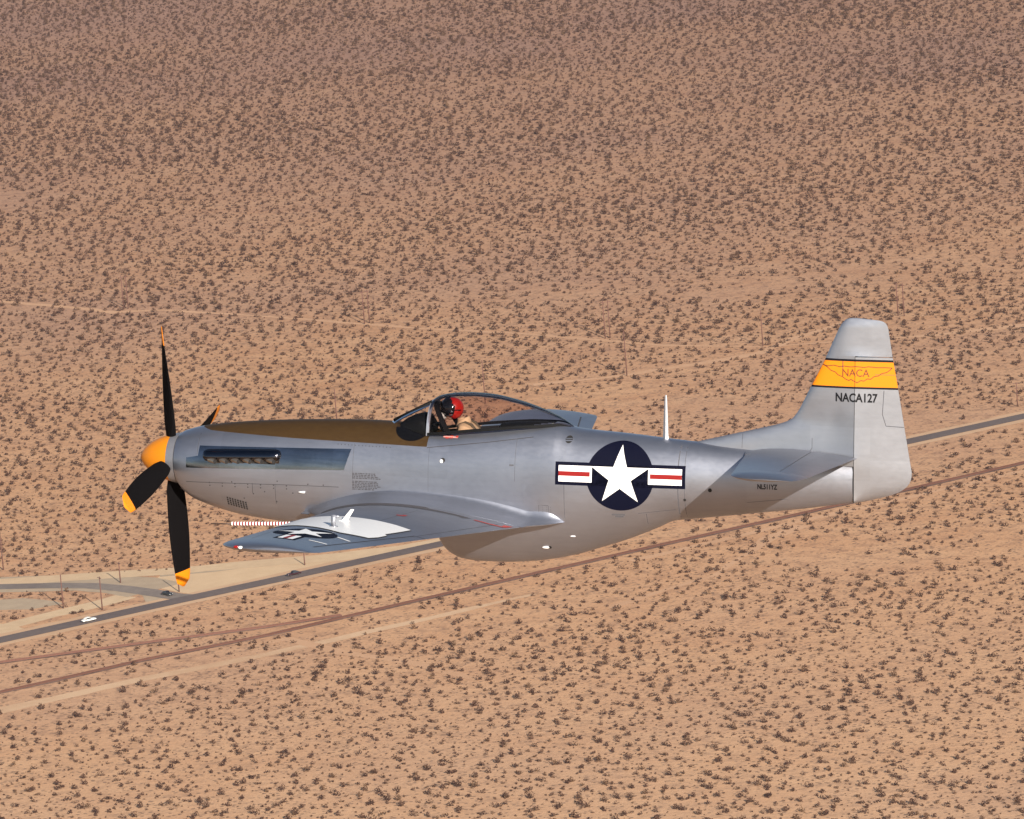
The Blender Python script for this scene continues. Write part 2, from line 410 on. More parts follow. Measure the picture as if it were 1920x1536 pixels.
def wsurf(x, y, up=True):
    le, te, z, tk = wgeom(abs(y)); ch = te - le; c = (x - le) / ch
    cam_ = .055 * (c - c * c); inc = (.45 - c) * ch * .010
    return z + inc + cam_ * ch + (1 if up else -1) * nac(c) * tk * ch
CS = [0.5 * (1 - math.cos(math.pi * i / 40)) for i in range(41)]
def wring(y, sg):
    le, te, z, tk = wgeom(y); ch = te - le
    up = [(le + c * ch, sg * y, wsurf(le + c * ch, y)) for c in reversed(CS)]
    lo = [(le + c * ch, sg * y, wsurf(le + c * ch, y, False)) for c in CS[1:]]
    return up + lo
YS = [0.0, .2, .35, .45, .55, .65, .75, .85, .95, 1.05, 1.15, 1.3, 1.5, 1.75, 2.0, 2.3, 2.6, 2.9, 3.2, 3.5, 3.8, 4.1, 4.4, 4.7, 4.9, 5.1, 5.2, 5.3, 5.38, 5.45, 5.5, 5.54, 5.575, 5.6, 5.62, 5.633, 5.6395]
wings = {}
for sg, lab in ((-1, 'near wing with insignia and white test panel'), (1, 'far wing seen behind the canopy')):
    bm = bmesh.new(); loft(bm, [wring(y, sg) for y in YS], caps=(False, True))
    bmesh.ops.remove_doubles(bm, verts=bm.verts[:], dist=1e-4); fixn(bm)
    wings[sg] = obj('wing', bm, M['wing'], plane); wings[sg]['label'] = lab
# ---- wing root fillets
def fr(x): return lin([2.28, 2.45, 2.8, 3.2, 4.0, 4.6, 5.0, 5.2, 5.40, 5.54, 5.64], [.06, .14, .38, .47, .48, .44, .34, .28, .21, .13, .03])(x)
def frz(x): return lin([2.28, 2.5, 3.2, 4.0, 4.7, 5.2, 5.45, 5.72], [.04, .07, .10, .12, .16, .18, .16, .07])(x)
for sg in (-1, 1):
    rings = []
    for x in np.linspace(2.28, 5.64, 60):
        r = fr(x)
        if x < 5.20:
            yy = .445 + r; zw = wsurf(max(x, wLE(yy) + .004), yy) + .001 if x > wLE(yy) else wZ(yy)
            zl = max(zw - .10, wsurf(min(x, wTE(yy) - .01), yy, False) + .004)
        else:
            zw = lin([5.20, 5.72], [wsurf(5.14, .725) + .001, -.495])(x); zl = zw - .05 * (5.75 - x)
        z1 = zw + frz(x) - .02 + .02 * min(1, max(0, (x - 5.3) * 4))
        sk_ = .35 * max(0, x - 5.36) ** 2 * 2.4; y1 = fus_y(x, z1) - .004 - sk_; y0 = fus_y(x, zw) - sk_
        a = Vector((y1, z1)); b = Vector((yy if x < 5.2 else y0 + r, zw)); eo = b.x - .004; c = Vector((max(y0, y1) + .012, min(z1 - .01, (wsurf(x, .5) + .010) if 2.6 < x < 5.1 else zw + .01)))
        pts = [(1-t)**2 * a + 2*t*(1-t) * c + t*t * b for t in np.linspace(0, 1, 12).tolist()]
        pts += [Vector((eo, (zw + zl) / 2)), Vector((y0 - .02, zl)), Vector((y0 - .08, (zl + z1) / 2))]
        rings.append([(x, sg * p.x, p.y) for p in pts])
    bm = bmesh.new(); loft(bm, rings, caps=(True, True)); fixn(bm)
    obj('wing_fillet', bm, M['skin'], wings[sg], sharp=50)

# ---- tail
fLE = lin([.30, .45, .512, .646, .766, .80, .836, .88, .966, 1.227, 1.57, 1.862, 1.95, 1.991, 2.03, 2.066, 2.080, 2.086], [6.9, 7.03, 7.20, 7.73, 8.20, 8.29, 8.355, 8.395, 8.452, 8.581, 8.756, 8.885, 8.925, 8.948, 8.975, 9.012, 9.05, 9.11])
rTE = pchip([-.150, -.12, -.085, -.037, .033, .117, .20, .25, .31, .784, 1.228, 1.588, 1.90, 1.967, 2.00, 2.03, 2.05, 2.061, 2.074, 2.086], [9.16, 9.30, 9.421, 9.584, 9.728, 9.809, 9.832, 9.834, 9.823, 9.739, 9.661, 9.593, 9.541, 9.530, 9.519, 9.499, 9.47, 9.43, 9.30, 9.13])
HX = 9.135
def thz(z): return lin([-.15, .3, .5, 2.0, 2.087], [.07, .085, .080, .042, .012])(z)
def fin_y(x, z):
    T = thz(z)
    if x <= HX + .001 or z > 1.63:
        le = fLE(z); d = max(0, x - le)
        k_ = min(1, max(0, (z - .72) / .5)); k_ = k_ * k_ * (3 - 2 * k_)
        base = T * (k_ * (1 - math.exp(-(d / .055) ** .6)) + (1 - k_) * (1 - math.exp(-(d / .30) ** .7)) * .85)
        if z > 1.63:
            te = rTE(z); u = max(0.0, min(1.0, (x - 9.0) / max(te - 9.0, .01))); base *= 1 - u * .93
        elif x > 8.9: base = base * (1 - (x - 8.9) / .235) + T * (x - 8.9) / .235
        return base
    u = (x - HX) / max(rTE(z) - HX, .001)
    return T * (1 - .95 * u)
ZB = [(1.238, 1), (1.262, 2), (1.565, 3), (1.592, 0)]
def zmat(z):
    return 1 if 1.238 < z < 1.262 or 1.565 < z < 1.592 else (2 if 1.262 <= z <= 1.565 else 0)
def vgrid(x0f, x1f, zs, nx, clus):
    bm = bmesh.new(); rings = []
    for z in zs:
        a, b = x0f(z), x1f(z)
        ts = [(.5 * (1 - math.cos(math.pi * i / nx)) if clus == 2 else (1 - math.cos(math.pi / 2 * i / nx)) if clus else i / nx) for i in range(nx + 1)]
        p = [(a + (b - a) * t) for t in ts]
        rings.append([(x, -fin_y(x, z), z) for x in p] + [(x, fin_y(x, z), z) for x in reversed(p)])
    loft(bm, rings, caps=(True, True), matf=lambda c: zmat(c.z))
    bmesh.ops.remove_doubles(bm, verts=bm.verts[:], dist=1e-5); fixn(bm); return bm
zl = sorted(set([round(v, 4) for v in np.arange(.30, 1.63, .03)] + [1.238, 1.262, 1.565, 1.592, 1.63]))
fin = obj('tail_fin', vgrid(fLE, lambda z: HX, zl, 26, True), [M['tail'], M['black'], M['band']], plane, sharp=40)
zc_ = [1.63, 1.70, 1.78, 1.86, 1.92, 1.96, 1.99, 2.015, 2.035, 2.05, 2.062, 2.072, 2.080, 2.086]
obj('fin_tip', vgrid(fLE, rTE, zc_, 30, 2), [M['tail']], fin, sharp=60)
zr = sorted(set([-.150, -.13, -.11, -.085, -.06, -.037, 0, .033, .07, .117, .16, .20, .25, .31, 1.238, 1.262, 1.565, 1.592, 1.618] + [round(v, 4) for v in np.arange(.36, 1.6, .05)]))
rud = obj('rudder', vgrid(lambda z: HX + .007, rTE, zr, 16, False), [M['tail'], M['black'], M['band']], plane, sharp=40)
bm = bmesh.new()
loft(bm, [[(HX - .006, sg * (thz(z) - .006) , z) for sg in (-1, 1)] + [(HX + .012, sg * (thz(z) - .006), z) for sg in (1, -1)] for z in np.linspace(-.14, 1.63, 30)]); fixn(bm)
obj('hinge_gap', bm, M['soot'], fin)
# stabilisers
SZ = .405
def stg(y):
    le = 7.80 + .155 * y; te = 9.20 - .115 * y
    if y > 1.72:
        u = (y - 1.72) / .31; s = math.sqrt(max(0, 1 - u ** 2.4)); ch = te - le; le += ch * .42 * (1 - s); te -= ch * .14 * (1 - s)
        return le, te, max(.12 * s ** .8, .012)
    return le, te, .105
def ssurf(x, y, up=1):
    le, te, tk = stg(abs(y)); c = (x - le) / (te - le); return SZ + up * nac(c) * tk * (te - le)
for sg in (-1, 1):
    def sring(y, c0, c1):
        le, te, tk = stg(y); ch = te - le
        cs = [c0 + (c1 - c0) * c for c in CS[::2]]
        return [(le + c * ch, sg * y, ssurf(le + c * ch, y)) for c in reversed(cs)] + [(le + c * ch, sg * y, ssurf(le + c * ch, y, -1)) for c in cs]
    hc = lambda y: (8.625 - stg(y)[0]) / (stg(y)[1] - stg(y)[0])
    ys = [.0, .2, .5, .8, 1.1, 1.4, 1.6, 1.72, 1.80, 1.87, 1.93, 1.97, 2.0, 2.02, 2.028]
    bm = bmesh.new(); loft(bm, [sring(y, 0, hc(y) if y < 1.70 else 1) for y in ys], caps=(True, True))
    bmesh.ops.remove_doubles(bm, verts=bm.verts[:], dist=1e-5); fixn(bm)
    st = obj('horizontal_stabilizer', bm, M['wing'], plane, sharp=50)
    bm = bmesh.new(); loft(bm, [sring(y, hc(y) + .009, 1) for y in (.10, .3, .6, .9, 1.2, 1.5, 1.69)], caps=(True, True))
    bmesh.ops.remove_doubles(bm, verts=bm.verts[:], dist=1e-5); fixn(bm)
    obj('elevator', bm, M['wing'], st, sharp=50)
# stabiliser root fairing strip
bm = bmesh.new()
for sg in (-1,):
    rr = []
    for x in np.linspace(7.82, 9.12, 26):
        t = (x - 7.62) / 1.5; y0 = fus_y(x, SZ - .05) - .01 - .06 * max(0, 1 - t * 6); hh = .05 * math.sin(math.pi * min(1, t * 2.2) / 2 ) * (1 - t * .5)
        rr.append([(x, sg * (y0 + .0), SZ + hh + .01), (x, sg * (y0 + .03), SZ + hh * .8), (x, sg * (y0 + .06), SZ + hh * .1), (x, sg * (y0 + .04), SZ - .05), (x, sg * (y0 - .02), SZ - .06)])
    loft(bm, rr, caps=(True, True))
fixn(bm); obj('tail_fairing', bm, M['tail'], fus, sharp=60)
# antenna mast
bm = bmesh.new()
loft(bm, [[(6.777 + (c + .2 * (1 - k)) , s, z) for c, s in ((-.028 * q, 0), (0, .010 * q), (.030 * q, 0), (0, -.010 * q))] for q, z, k in ((1.35, .49, 1), (1.1, .60, 1), (.9, .80, 1), (.55, 1.0, 1), (.35, 1.055, 1))], caps=(True, True)); fixn(bm)
obj('antenna_mast', bm, M['tail'], plane, sharp=30)

# ---- surface decals: outlines in the side view, laid on the skin as thin sheets
def decal(name, layers, yfun, parent, mats, step=.035, side=-1):
    """layers: (list of polygons [(x,z)..], material index, offset)"""
    out = bmesh.new()
    for polys, mi, off in layers:
        bm = bmesh.new()
        for p in polys: bm.faces.new([bm.verts.new((q[0], 0, q[1])) for q in p])
        cut_map(bm, step)
        for v in bm.verts: v.co.y = side * (yfun(v.co.x, v.co.z) + off)
        for f in bm.faces: f.material_index = mi
        me = bpy.data.meshes.new('tmp'); bm.to_mesh(me); bm.free(); out.from_mesh(me); bpy.data.meshes.remove(me)
    for f in out.faces:
        if f.normal.y * side < 0: f.normal_flip()
    return obj(name, out, mats, parent)
def cut_map(bm, step, axes=(0, 2)):
    bmesh.ops.triangulate(bm, faces=bm.faces[:])
    for a in axes:
        lo = min(v.co[a] for v in bm.verts); hi = max(v.co[a] for v in bm.verts)
        for k in range(int(lo / step) , int(hi / step) + 1):
            q = k * step
            if lo + 1e-4 < q < hi - 1e-4:
                co = [0, 0, 0]; co[a] = q; no = [0, 0, 0]; no[a] = 1
                bmesh.ops.bisect_plane(bm, geom=bm.verts[:] + bm.edges[:] + bm.faces[:], plane_co=co, plane_no=no)
ABS = []
def absorb(target, obs):
    bm = bmesh.new(); bm.from_mesh(target.data)
    for o in obs:
        n0 = len(bm.faces); bm.from_mesh(o.data); bm.faces.ensure_lookup_table(); k = len(target.data.materials)
        for m_ in o.data.materials: target.data.materials.append(m_)
        for f in bm.faces[n0:]: f.material_index += k
        bpy.data.objects.remove(o)
    bm.to_mesh(target.data); bm.free()
def circ(cx, cz, r, n=64): return [(cx + r * math.cos(2*math.pi*k/n), cz + r * math.sin(2*math.pi*k/n)) for k in range(n)]
def rect(x0, z0, x1, z1): return [(x0, z0), (x1, z0), (x1, z1), (x0, z1)]
def seg(p, q, wd):
    p, q = Vector(p), Vector(q); n = (q - p).normalized(); n = Vector((-n.y, n.x)) * wd / 2
    return [tuple(p + n), tuple(p - n), tuple(q - n), tuple(q + n)]
def path(pts, wd): return [seg(a, b, wd) for a, b in zip(pts, pts[1:])]
def star(cx, cz, r):
    return [(cx + (r if k % 2 == 0 else r * .382) * math.sin(math.pi * k / 5), cz + (r if k % 2 == 0 else r * .382) * math.cos(math.pi * k / 5)) for k in range(10)]
def insignia(cx, cz, r):
    rs = r * .895; t = cz + .309 * rs; hh = r * .47; bd = r * .10; L = r * 1.92
    out = [([circ(cx, cz, r), rect(cx - L, t - hh - bd, cx + L, t + bd)], 0, .002)]
    whites = []
    e = rs * .93
    for s in (-1, 1):
        xa, xb = cx + s * e, cx + s * (L - bd)
        whites.append(rect(min(xa, xb), t - hh, max(xa, xb), t))
    out.append((whites, 1, .0035))
    out.append(([rect(min(cx + s * (rs * .99), cx + s * (L - bd)), t - hh * .645, max(cx + s * (rs * .99), cx + s * (L - bd)), t - hh * .355) for s in (-1, 1)], 2, .005))
    return out, star(cx, cz, rs)
lay, stp = insignia(6.310, .087, .417)
c5 = [stp[k] for k in (1, 3, 5, 7, 9)]
lay.append(([c5] + [[stp[k - 1], stp[k], stp[(k + 1) % 10]] for k in (0, 2, 4, 6, 8)], 1, .0065))
decal('national_insignia', lay, fus_y, fus, [M['navy'], M['white'], M['red']])

def text_bm(s, size, xs_=0.0):
    c = bpy.data.curves.new('t', 'FONT'); c.body = s; c.size = size; c.offset = xs_; c.resolution_u = 3
    o = bpy.data.objects.new('t', c); C.objects.link(o)
    bpy.context.view_layer.update()
    me = bpy.data.meshes.new_from_object(o.evaluated_get(bpy.context.evaluated_depsgraph_get()))
    bpy.data.objects.remove(o); bpy.data.curves.remove(c)
    return me
def text(name, s, x0, x1, z0, z1, yfun, parent, m, off=.003, bold=0.0):
    me = text_bm(s, 1.0, bold); bm = bmesh.new(); bm.from_mesh(me); bpy.data.meshes.remove(me)
    xa = min(v.co.x for v in bm.verts); xb = max(v.co.x for v in bm.verts); ya = min(v.co.y for v in bm.verts); yb = max(v.co.y for v in bm.verts)
    for v in bm.verts:
        v.co = Vector((x0 + (v.co.x - xa) / (xb - xa) * (x1 - x0), 0, z0 + (v.co.y - ya) / (yb - ya) * (z1 - z0)))
    cut_map(bm, .03)
    for v in bm.verts: v.co.y = -(yfun(v.co.x, v.co.z) + off)
    for f in bm.faces:
        if f.normal.y > 0: f.normal_flip()
    return obj(name, bm, m, parent)
t = text('serial_lettering', 'NACA127', 8.905, 9.415, 1.075, 1.185, fin_y, fin, M['black'], .004, .028)
t['label'] = 'black NACA127 lettering on the fin'
def boldseg(pts, wd=.012): return path(pts, wd)
# winged emblem on the band: thin brown outline and letters
m_em = mat('emblem_brown', (0.15, 0.042, 0.008), 0.6)
wl = [(8.735, 1.515), (8.80, 1.50), (8.88, 1.512), (8.95, 1.497), (9.0, 1.507), (9.08, 1.500), (9.16, 1.507), (9.25, 1.497), (9.30, 1.508), (9.40, 1.500), (9.50, 1.503), (9.585, 1.500)]
lw = [(8.735, 1.515), (8.80, 1.485), (8.84, 1.45), (8.90, 1.43), (8.93, 1.40), (8.99, 1.378), (9.03, 1.35), (9.07, 1.335), (9.09, 1.352), (9.12, 1.335), (9.17, 1.312), (9.21, 1.340), (9.25, 1.335), (9.29, 1.362), (9.33, 1.358), (9.37, 1.392), (9.42, 1.40), (9.46, 1.43), (9.52, 1.445), (9.56, 1.475), (9.585, 1.50)]
decal('winged_emblem', [(path(wl, .010) + path(lw, .010), 0, .003)], fin_y, fin, [m_em])
t = text('emblem_lettering', 'NACA', 8.985, 9.315, 1.385, 1.475, fin_y, fin, m_em, .004, .006)
t = text('registration_lettering', 'NL511YZ', 7.985, 8.225, -.008, .055, fus_y, fus, M['black'], .003, .03)
# anodised exhaust panel, exhaust shroud and stacks
decal('exhaust_panel', [([[(.735, -.055), (2.815, .018), (2.90, .278), (.905, .222), (.895, .10), (.735, .07)]], 0, .004)], fus_y, fus, [M['polish']], .04)
bm = bmesh.new(); rr = []
for x in np.linspace(.955, 2.0, 50):
    u = (x - .955) / 1.045; e = (1 - abs(2 * u - 1) ** 14) ** .5 if 0 < u < 1 else 0
    zc = .115 + (x - .955) * .045; hh = .072 * max(e, .03); bul = .085 * max(e, .03)
    rg = []
    for k in range(15):
        a = -math.pi / 2 + math.pi * k / 14
        z = zc + hh * math.sin(a); rg.append((x, -(fus_y(x, z) - .006 + bul * math.cos(a) ** .7 * (1.0 if a > -.5 else .85)), z))
    rr.append(rg)
loft(bm, rr, close=False, caps=(False, False)); fixn(bm)
shr = obj('exhaust_shroud', bm, M['shroud'], fus)
for k in range(6):
    x = 1.10 + k * .155; zc = .062 + (x - .955) * .045
    y = fus_y(x, zc)
    bm = bmesh.new()
    for dz in (.0,):
        add_tube(bm, (x - .04, -(y + .02), zc), (x + .062, -(y + .098), zc - .012), .033, .029, 16, 0, caps=False)
        add_tube(bm, (x - .02, -(y + .03), zc), (x + .058, -(y + .094), zc - .012), .028, .0255, 16, 1)
    fixn(bm); obj('exhaust_stack', bm, [M['stack'], M['soot']], shr, sharp=40)
decal('exhaust_slot', [([rect(.99, .045, 1.92, .083)], 0, .012)], fus_y, shr, [M['soot']])
# louvred panel on the chin
gx = [[(1.262 + i * .034 , -.395 - i * .0075 - j * .028), (1.282 + i * .034, -.399 - i * .0075 - j * .028), (1.282 + i * .034, -.420 - i * .0075 - j * .028), (1.262 + i * .034, -.416 - i * .0075 - j * .028)] for i in range(8) for j in range(4)]
decal('louvre_panel', [(gx, 0, .003)], fus_y, fus, [M['soot']], .05)
# windshield quarter light
ql = [(3.415, .578)] + [(3.635 - .225 * math.cos(a), .565 - .165 * math.sin(a)) for a in np.linspace(.05, math.pi - .35, 24)] + [(3.845, .56)]
decal('quarter_light', [([ql], 0, .003)], fus_y, ws, [mat('dark_glass', (.004, .004, .005), .35, Specular_IOR_Level=.15)], .03)
pl = []
pl += path([(x, z) for x, z in ((.72, -.235), (1.4, -.215), (2.1, -.20), (2.75, -.195))], .007)
pl += path([(1.62, -.20), (1.62, -.33)], .006) + path([(1.92, -.45), (1.92, -.20)], .005)
pl += path([(3.865, .335), (4.62, .43), (5.20, .515)], .008)
pl2 = path([(7.02, .47), (7.02, -.40)], .012) + path([(7.10, .46), (7.10, -.39)], .006)
pl2 += path([(5.30, -.30), (5.42, -.30), (5.42, -.40), (5.30, -.40), (5.30, -.30)], .006) + path([(5.62, -.02), (5.62, -.45)], .006)
pl2 += path([(6.52, -.36), (6.98, -.30)], .005) + path([(6.62, -.50), (6.62, -.36)], .007)
pl2 += path([(2.93, .345), (2.93, -.10)], .004) + path([(3.9, -.2), (3.9, .33)], .003)
pl2 += path([(.88, .40), (.88, .12)], .006) + path([(7.85, -.18), (8.35, -.12)], .004) + path([(5.0, -.02), (5.0, .49)], .004)
ABS.append(decal('panel_seam', [(pl, 0, .0016)], fus_y, fus, [M['line']], .05))
ABS.append(decal('panel_joint', [(pl2, 0, .0014)], fus_y, fus, [M['soft']], .05))
rv = []
for i in range(7): rv += [circ(1.05 + i * .17, -.225 + .002 * i, .009, 8), circ(1.05 + i * .17, -.262 + .002 * i, .009, 8)]
for x, z in ((1.63, -.335), (1.93, -.42), (1.78, -.30), (1.95, -.16), (2.35, -.18), (2.55, -.18), (1.5, -.40), (1.35, -.20), (2.15, -.3)): rv.append(circ(x, z, .009, 8))
for i in range(16): rv.append(circ(2.72 + i * .045, .325 - .0005 * i, .006, 6))
for i in range(9): rv.append(circ(5.35 + (i % 3) * .05, -.32 - (i // 3) * .03, .004, 6))
ABS.append(decal('fastener', [(rv, 0, .0025)], fus_y, fus, [M['line']], .2))
def port(name, x, z, r, col=M['soot'], bar=False):
    decal(name, [([circ(x, z, r, 20)], 0, .003)] + ([([rect(x - r * .95, z - r * .42, x + r * .95, z - r * .12), rect(x - r * .9, z + .15 * r, x + r * .9, z + .35 * r)], 1, .005)] if bar else []), fus_y, fus, [col, M['skin']])
port('fuel_port', 5.640, .50, .043, bar=True); port('drain_port', 7.10, -.171, .017); port('lift_tube_hole', 7.41, -.04, .024)
bm = bmesh.new(); y = fus_y(4.07, .19); add_sphere(bm, (4.065, -(y - .005), .183), .024); obj('step_light', bm, M['white'], fus)
port('step_recess', 4.085, .197, .028)
bm = bmesh.new(); y = fus_y(2.27, -.285); add_box(bm, (2.27, -(y + .01), -.282), (.085, .03, .020)); bmesh.ops.bevel(bm, geom=bm.edges[:], offset=.006, segments=2, affect='EDGES'); obj('drain_scupper', bm, M['glove'], fus)
bm = bmesh.new(); y = fus_y(5.35, -.84); add_sphere(bm, (5.345, -(y + .002), -.842), (.045, .018, .014)); obj('blister_fairing', bm, M['glove'], fus)
port('vent_hole', 5.40, -.838, .018)
bm = bmesh.new()
add_sphere(bm, (5.70, -(fus_y(5.70, -.68)), -.68), (.035, .012, .008)); obj('drain_lug', bm, M['glove'], fus)
# red rescue stencil and small stencilled lines
decal('rescue_marking', [([rect(4.045, .459, 4.235, .474)], 1, .002), ([rect(4.075, .449, 4.12, .462), rect(4.13, .452, 4.17, .486), rect(4.21, .466, 4.24, .484)], 0, .003)], fus_y, fus, [M['redline'], mat('pale_red', (.62, .25, .22), .5)])
rs_ = random.Random(3); rows = []
zz = -.008
for k in range(10):
    if k == 4: zz -= .020
    x = 2.925
    ln = (.30, .33, .36, .385, .33, .35, .34, .38, .34, .30)[k] - rs_.random() * .02
    while x < 2.925 + ln:
        wv = rs_.uniform(.012, .04); rows.append(rect(x, zz - .0115, min(x + wv, 2.925 + ln), zz)); x += wv + rs_.uniform(.006, .014)
    zz -= .0195
ABS.append(decal('stencilled_instructions', [(rows, 0, .003)], fus_y, fus, [M['stencil']], .1))
ABS.append(decal('data_plate', [([rect(4.93, .165, 4.985, .185), rect(6.20, -.375, 6.36, -.392), rect(6.24, -.40, 6.34, -.415)], 0, .0015)], fus_y, fus, [M['soft']], .1))
# rudder trim tab and fin seams
ab1 = decal('trim_tab_line', [(path([(9.49, 1.225), (9.475, .94), (9.52, .80), (9.735, .79)], .008) + path([(9.38, 1.415), (9.62, 1.415)], .004), 0, .003)], fin_y, rud, [M['soft']])
ab2 = decal('fin_seam', [(path([(8.99, 1.565), (8.99, 1.47)], .009) + path([(8.55, .40), (8.62, .50), (8.62, .62)], .004) + path([(7.75, .46), (7.75, .63)], .004), 0, .003)], fin_y, fin, [M['line']])
def decalW(name, layers, parent, mats, step=.04, up=True, sz=None):
    out = bmesh.new()
    for polys, mi, off in layers:
        bm = bmesh.new()
        for p in polys: bm.faces.new([bm.verts.new((q[0], q[1], 0)) for q in p])
        cut_map(bm, step, (0, 1))
        for v in bm.verts: v.co.z = (sz or wsurf)(v.co.x, v.co.y) + off
        for f in bm.faces:
            f.material_index = mi; f.normal_update()
            if f.normal.z < 0: f.normal_flip()
        me = bpy.data.meshes.new('tmp'); bm.to_mesh(me); bm.free(); out.from_mesh(me); bpy.data.meshes.remove(me)
    return obj(name, out, mats, parent)
nw = wings[-1]
# dark grey strip on the near wing along the fillet
ds1 = [(2.70 + i * .095, -.955 - .012 * i * (i > 14) * .5) for i in range(20)]
ds2 = [(4.66, -1.10), (4.58, -1.20)] + [(4.50 - i * .095, -1.15) for i in range(19)] + [(2.70, -1.02)]
decalW('dark_strip', [([[(x, y) for x, y in ds1] + ds2], 0, .003)], nw, [mat('strip_grey', (.055, .05, .055), .7)])
# white test panel bulging over the wing
gp = [(3.02, -2.62), (3.4, -2.60), (3.95, -2.66), (4.25, -2.74), (4.47, -2.84), (4.42, -3.2), (4.37, -3.50), (4.41, -3.56), (4.385, -3.8), (4.33, -3.98), (4.0, -4.03), (3.68, -3.87), (3.35, -3.74), (3.02, -3.66)]
glo = decalW('test_panel', [([gp], 0, .010)], nw, [M['glove']], .05)
glo['label'] = 'white painted test panel on the near wing'
decalW('test_panel_edge', [([[(x + (x - 3.7) * .012, y + (y + 3.3) * .02) for x, y in gp]], 0, .004)], glo, [M['line']], .05)
# wing insignia, star pointing forward
cx, cy, rr_ = 3.70, -4.40, .335
st5 = [(cx - (rr_ if k % 2 == 0 else rr_ * .382) * math.cos(math.pi * k / 5), cy + (rr_ if k % 2 == 0 else rr_ * .382) * math.sin(math.pi * k / 5)) for k in range(10)]
s5 = [[st5[k] for k in (1, 3, 5, 7, 9)]] + [[st5[k - 1], st5[k], st5[(k + 1) % 10]] for k in (0, 2, 4, 6, 8)]
bx0 = cx - .309 * rr_
decalW('wing_insignia', [([circ(cx, cy, .375), rect(bx0 - .04, -5.12, bx0 + .225, -4.40)], 0, .003),
   ([rect(bx0, -5.08, bx0 + .185, -4.76)], 1, .005), ([rect(bx0 + .065, -5.08, bx0 + .12, -4.74)], 2, .0065), (s5, 1, .008)], nw, [M['navy'], M['white'], M['red']], .04)
decalW('wing_stripe', [(path([(3.93, -4.93), (4.05, -4.95), (4.16, -4.97)], .035), 0, .004)], nw, [M['white']])
decalW('wing_stripe', [(path([(4.08, -4.36), (4.26, -4.45)], .035), 0, .004)], nw, [M['white']])
al = decalW('aileron_gap', [(path([(4.12, -5.32), (4.60, -3.10)], .016), 0, .003), (path([(4.60, -3.10), (4.73, -3.08)], .016), 0, .003)], nw, [M['line']], .05)
decalW('flap_gap', [(path([(4.62, -3.06), (4.86, -1.6), (4.96, -.98)], .008), 0, .003)], nw, [M['soft']], .05)
decalW('flap_walk_line', [(path([(4.71, -1.14), (4.90, -1.12), (5.045, -1.06)], .048), 0, .0045), ([[(5.03, -1.10), (5.075, -1.04), (5.115, -.86), (5.02, -.93)]], 0, .0045)], nw, [M['redline']], .04)
decalW('fuel_cap_stencil', [([rect(3.99, -1.96, 4.09, -1.90), rect(4.05, -1.92, 4.10, -1.84)], 0, .003)], nw, [M['redline']], .04)
decalW('wing_seam', [(path([(3.10, -1.25), (3.35, -5.25)], .006), 0, .002), (path([(4.05, -1.3), (4.00, -2.58)], .005), 0, .002)], nw, [M['soft']], .05)
bm = bmesh.new(); add_sphere(bm, (3.275, -5.565, wZ(5.5) + .018), (.035, .022, .018)); obj('navigation_light', bm, M['lensred'], nw)
bm = bmesh.new(); add_sphere(bm, (3.335, -5.590, wZ(5.5) + .018), (.03, .02, .018)); obj('navigation_light', bm, M['white'], nw)
# small swept test models standing on the panel
def vane(x, y, hgt_, ch, sweep, lean):
    z0 = wsurf(x, y) + .008; bm = bmesh.new()
    rings = []
    for t in (0, .3, .6, .85, 1.0):
        c_ = ch * (1 - .45 * t); X = x + sweep * t
        rings.append([(X + c_ * a, y + lean * t + .09 * c_ * b * (1.6 - t), z0 + hgt_ * t) for a, b in ((-.5, 0), (-.3, .8), (0, 1), (.5, 0), (0, -1), (-.3, -.8))])
    loft(bm, rings, caps=(True, True))
    add_box(bm, (x, y, z0 + .004), (ch * 1.5, .05, .010)); fixn(bm); return bm
v1 = obj('test_model', vane(3.715, -3.06, .145, .075, .105, .0), M['glove'], glo, sharp=35); v1['label'] = 'swept pale model vane standing on the test panel'
bm = bmesh.new(); z0 = wsurf(3.79, -3.66); add_box(bm, (3.79, -3.66, z0 + .085), (.055, .025, .13)); add_box(bm, (3.79, -3.66, z0 + .012), (.10, .05, .014)); add_box(bm, (3.83, -3.66, z0 + .13), (.06, .012, .035))
bmesh.ops.bevel(bm, geom=bm.edges[:], offset=.005, segments=2, affect='EDGES'); v2 = obj('test_model', bm, M['frame'], glo); v2['label'] = 'stubby grey balance post on the test panel'
# striped boom under the near wing
BY = -2.3; bz = lambda x: -.387 + (x - 2.1) * .05
bm = bmesh.new(); add_tube(bm, (1.765, BY, bz(1.765)), (2.05, BY, bz(2.05)), .006, .009, 10); obj('probe_tip', bm, mat('probe_brass', (.07, .045, .035), .5, .5), nw)
bm = bmesh.new(); nst = 21; x0, x1 = 2.035, 2.833
for k in range(nst * 2):
    a = x0 + (x1 - x0) * k / (nst * 2); b = x0 + (x1 - x0) * (k + 1) / (nst * 2)
    add_tube(bm, (a, BY, bz(a)), (b, BY, bz(b)), .024, .024, 16, k % 2, caps=False)
fixn(bm); bo = obj('probe_boom', bm, [M['white'], M['red']], nw); bo['label'] = 'red and white striped boom ahead of the near wing'
bm = bmesh.new(); add_tube(bm, (2.78, BY, bz(2.78)), (2.92, BY, bz(2.9)), .028, .05, 16); obj('boom_bracket', bm, M['wing'], nw)
absorb(fus, ABS); absorb(rud, [ab1]); absorb(fin, [ab2])
fw = wings[1]
bm = bmesh.new()
for a, b in (((4.12, 5.32), (4.55, 3.4)),):
    pts = [Vector((a[0] + (b[0] - a[0]) * k / 20, a[1] + (b[1] - a[1]) * k / 20, 0)) for k in range(21)]
    rr = [[(p.x + d, p.y, wsurf(p.x + d, p.y) + .003) for d in (-.010, .010)] for p in pts]
    loft(bm, rr, close=False)
obj('aileron_gap', bm, M['line'], fw)
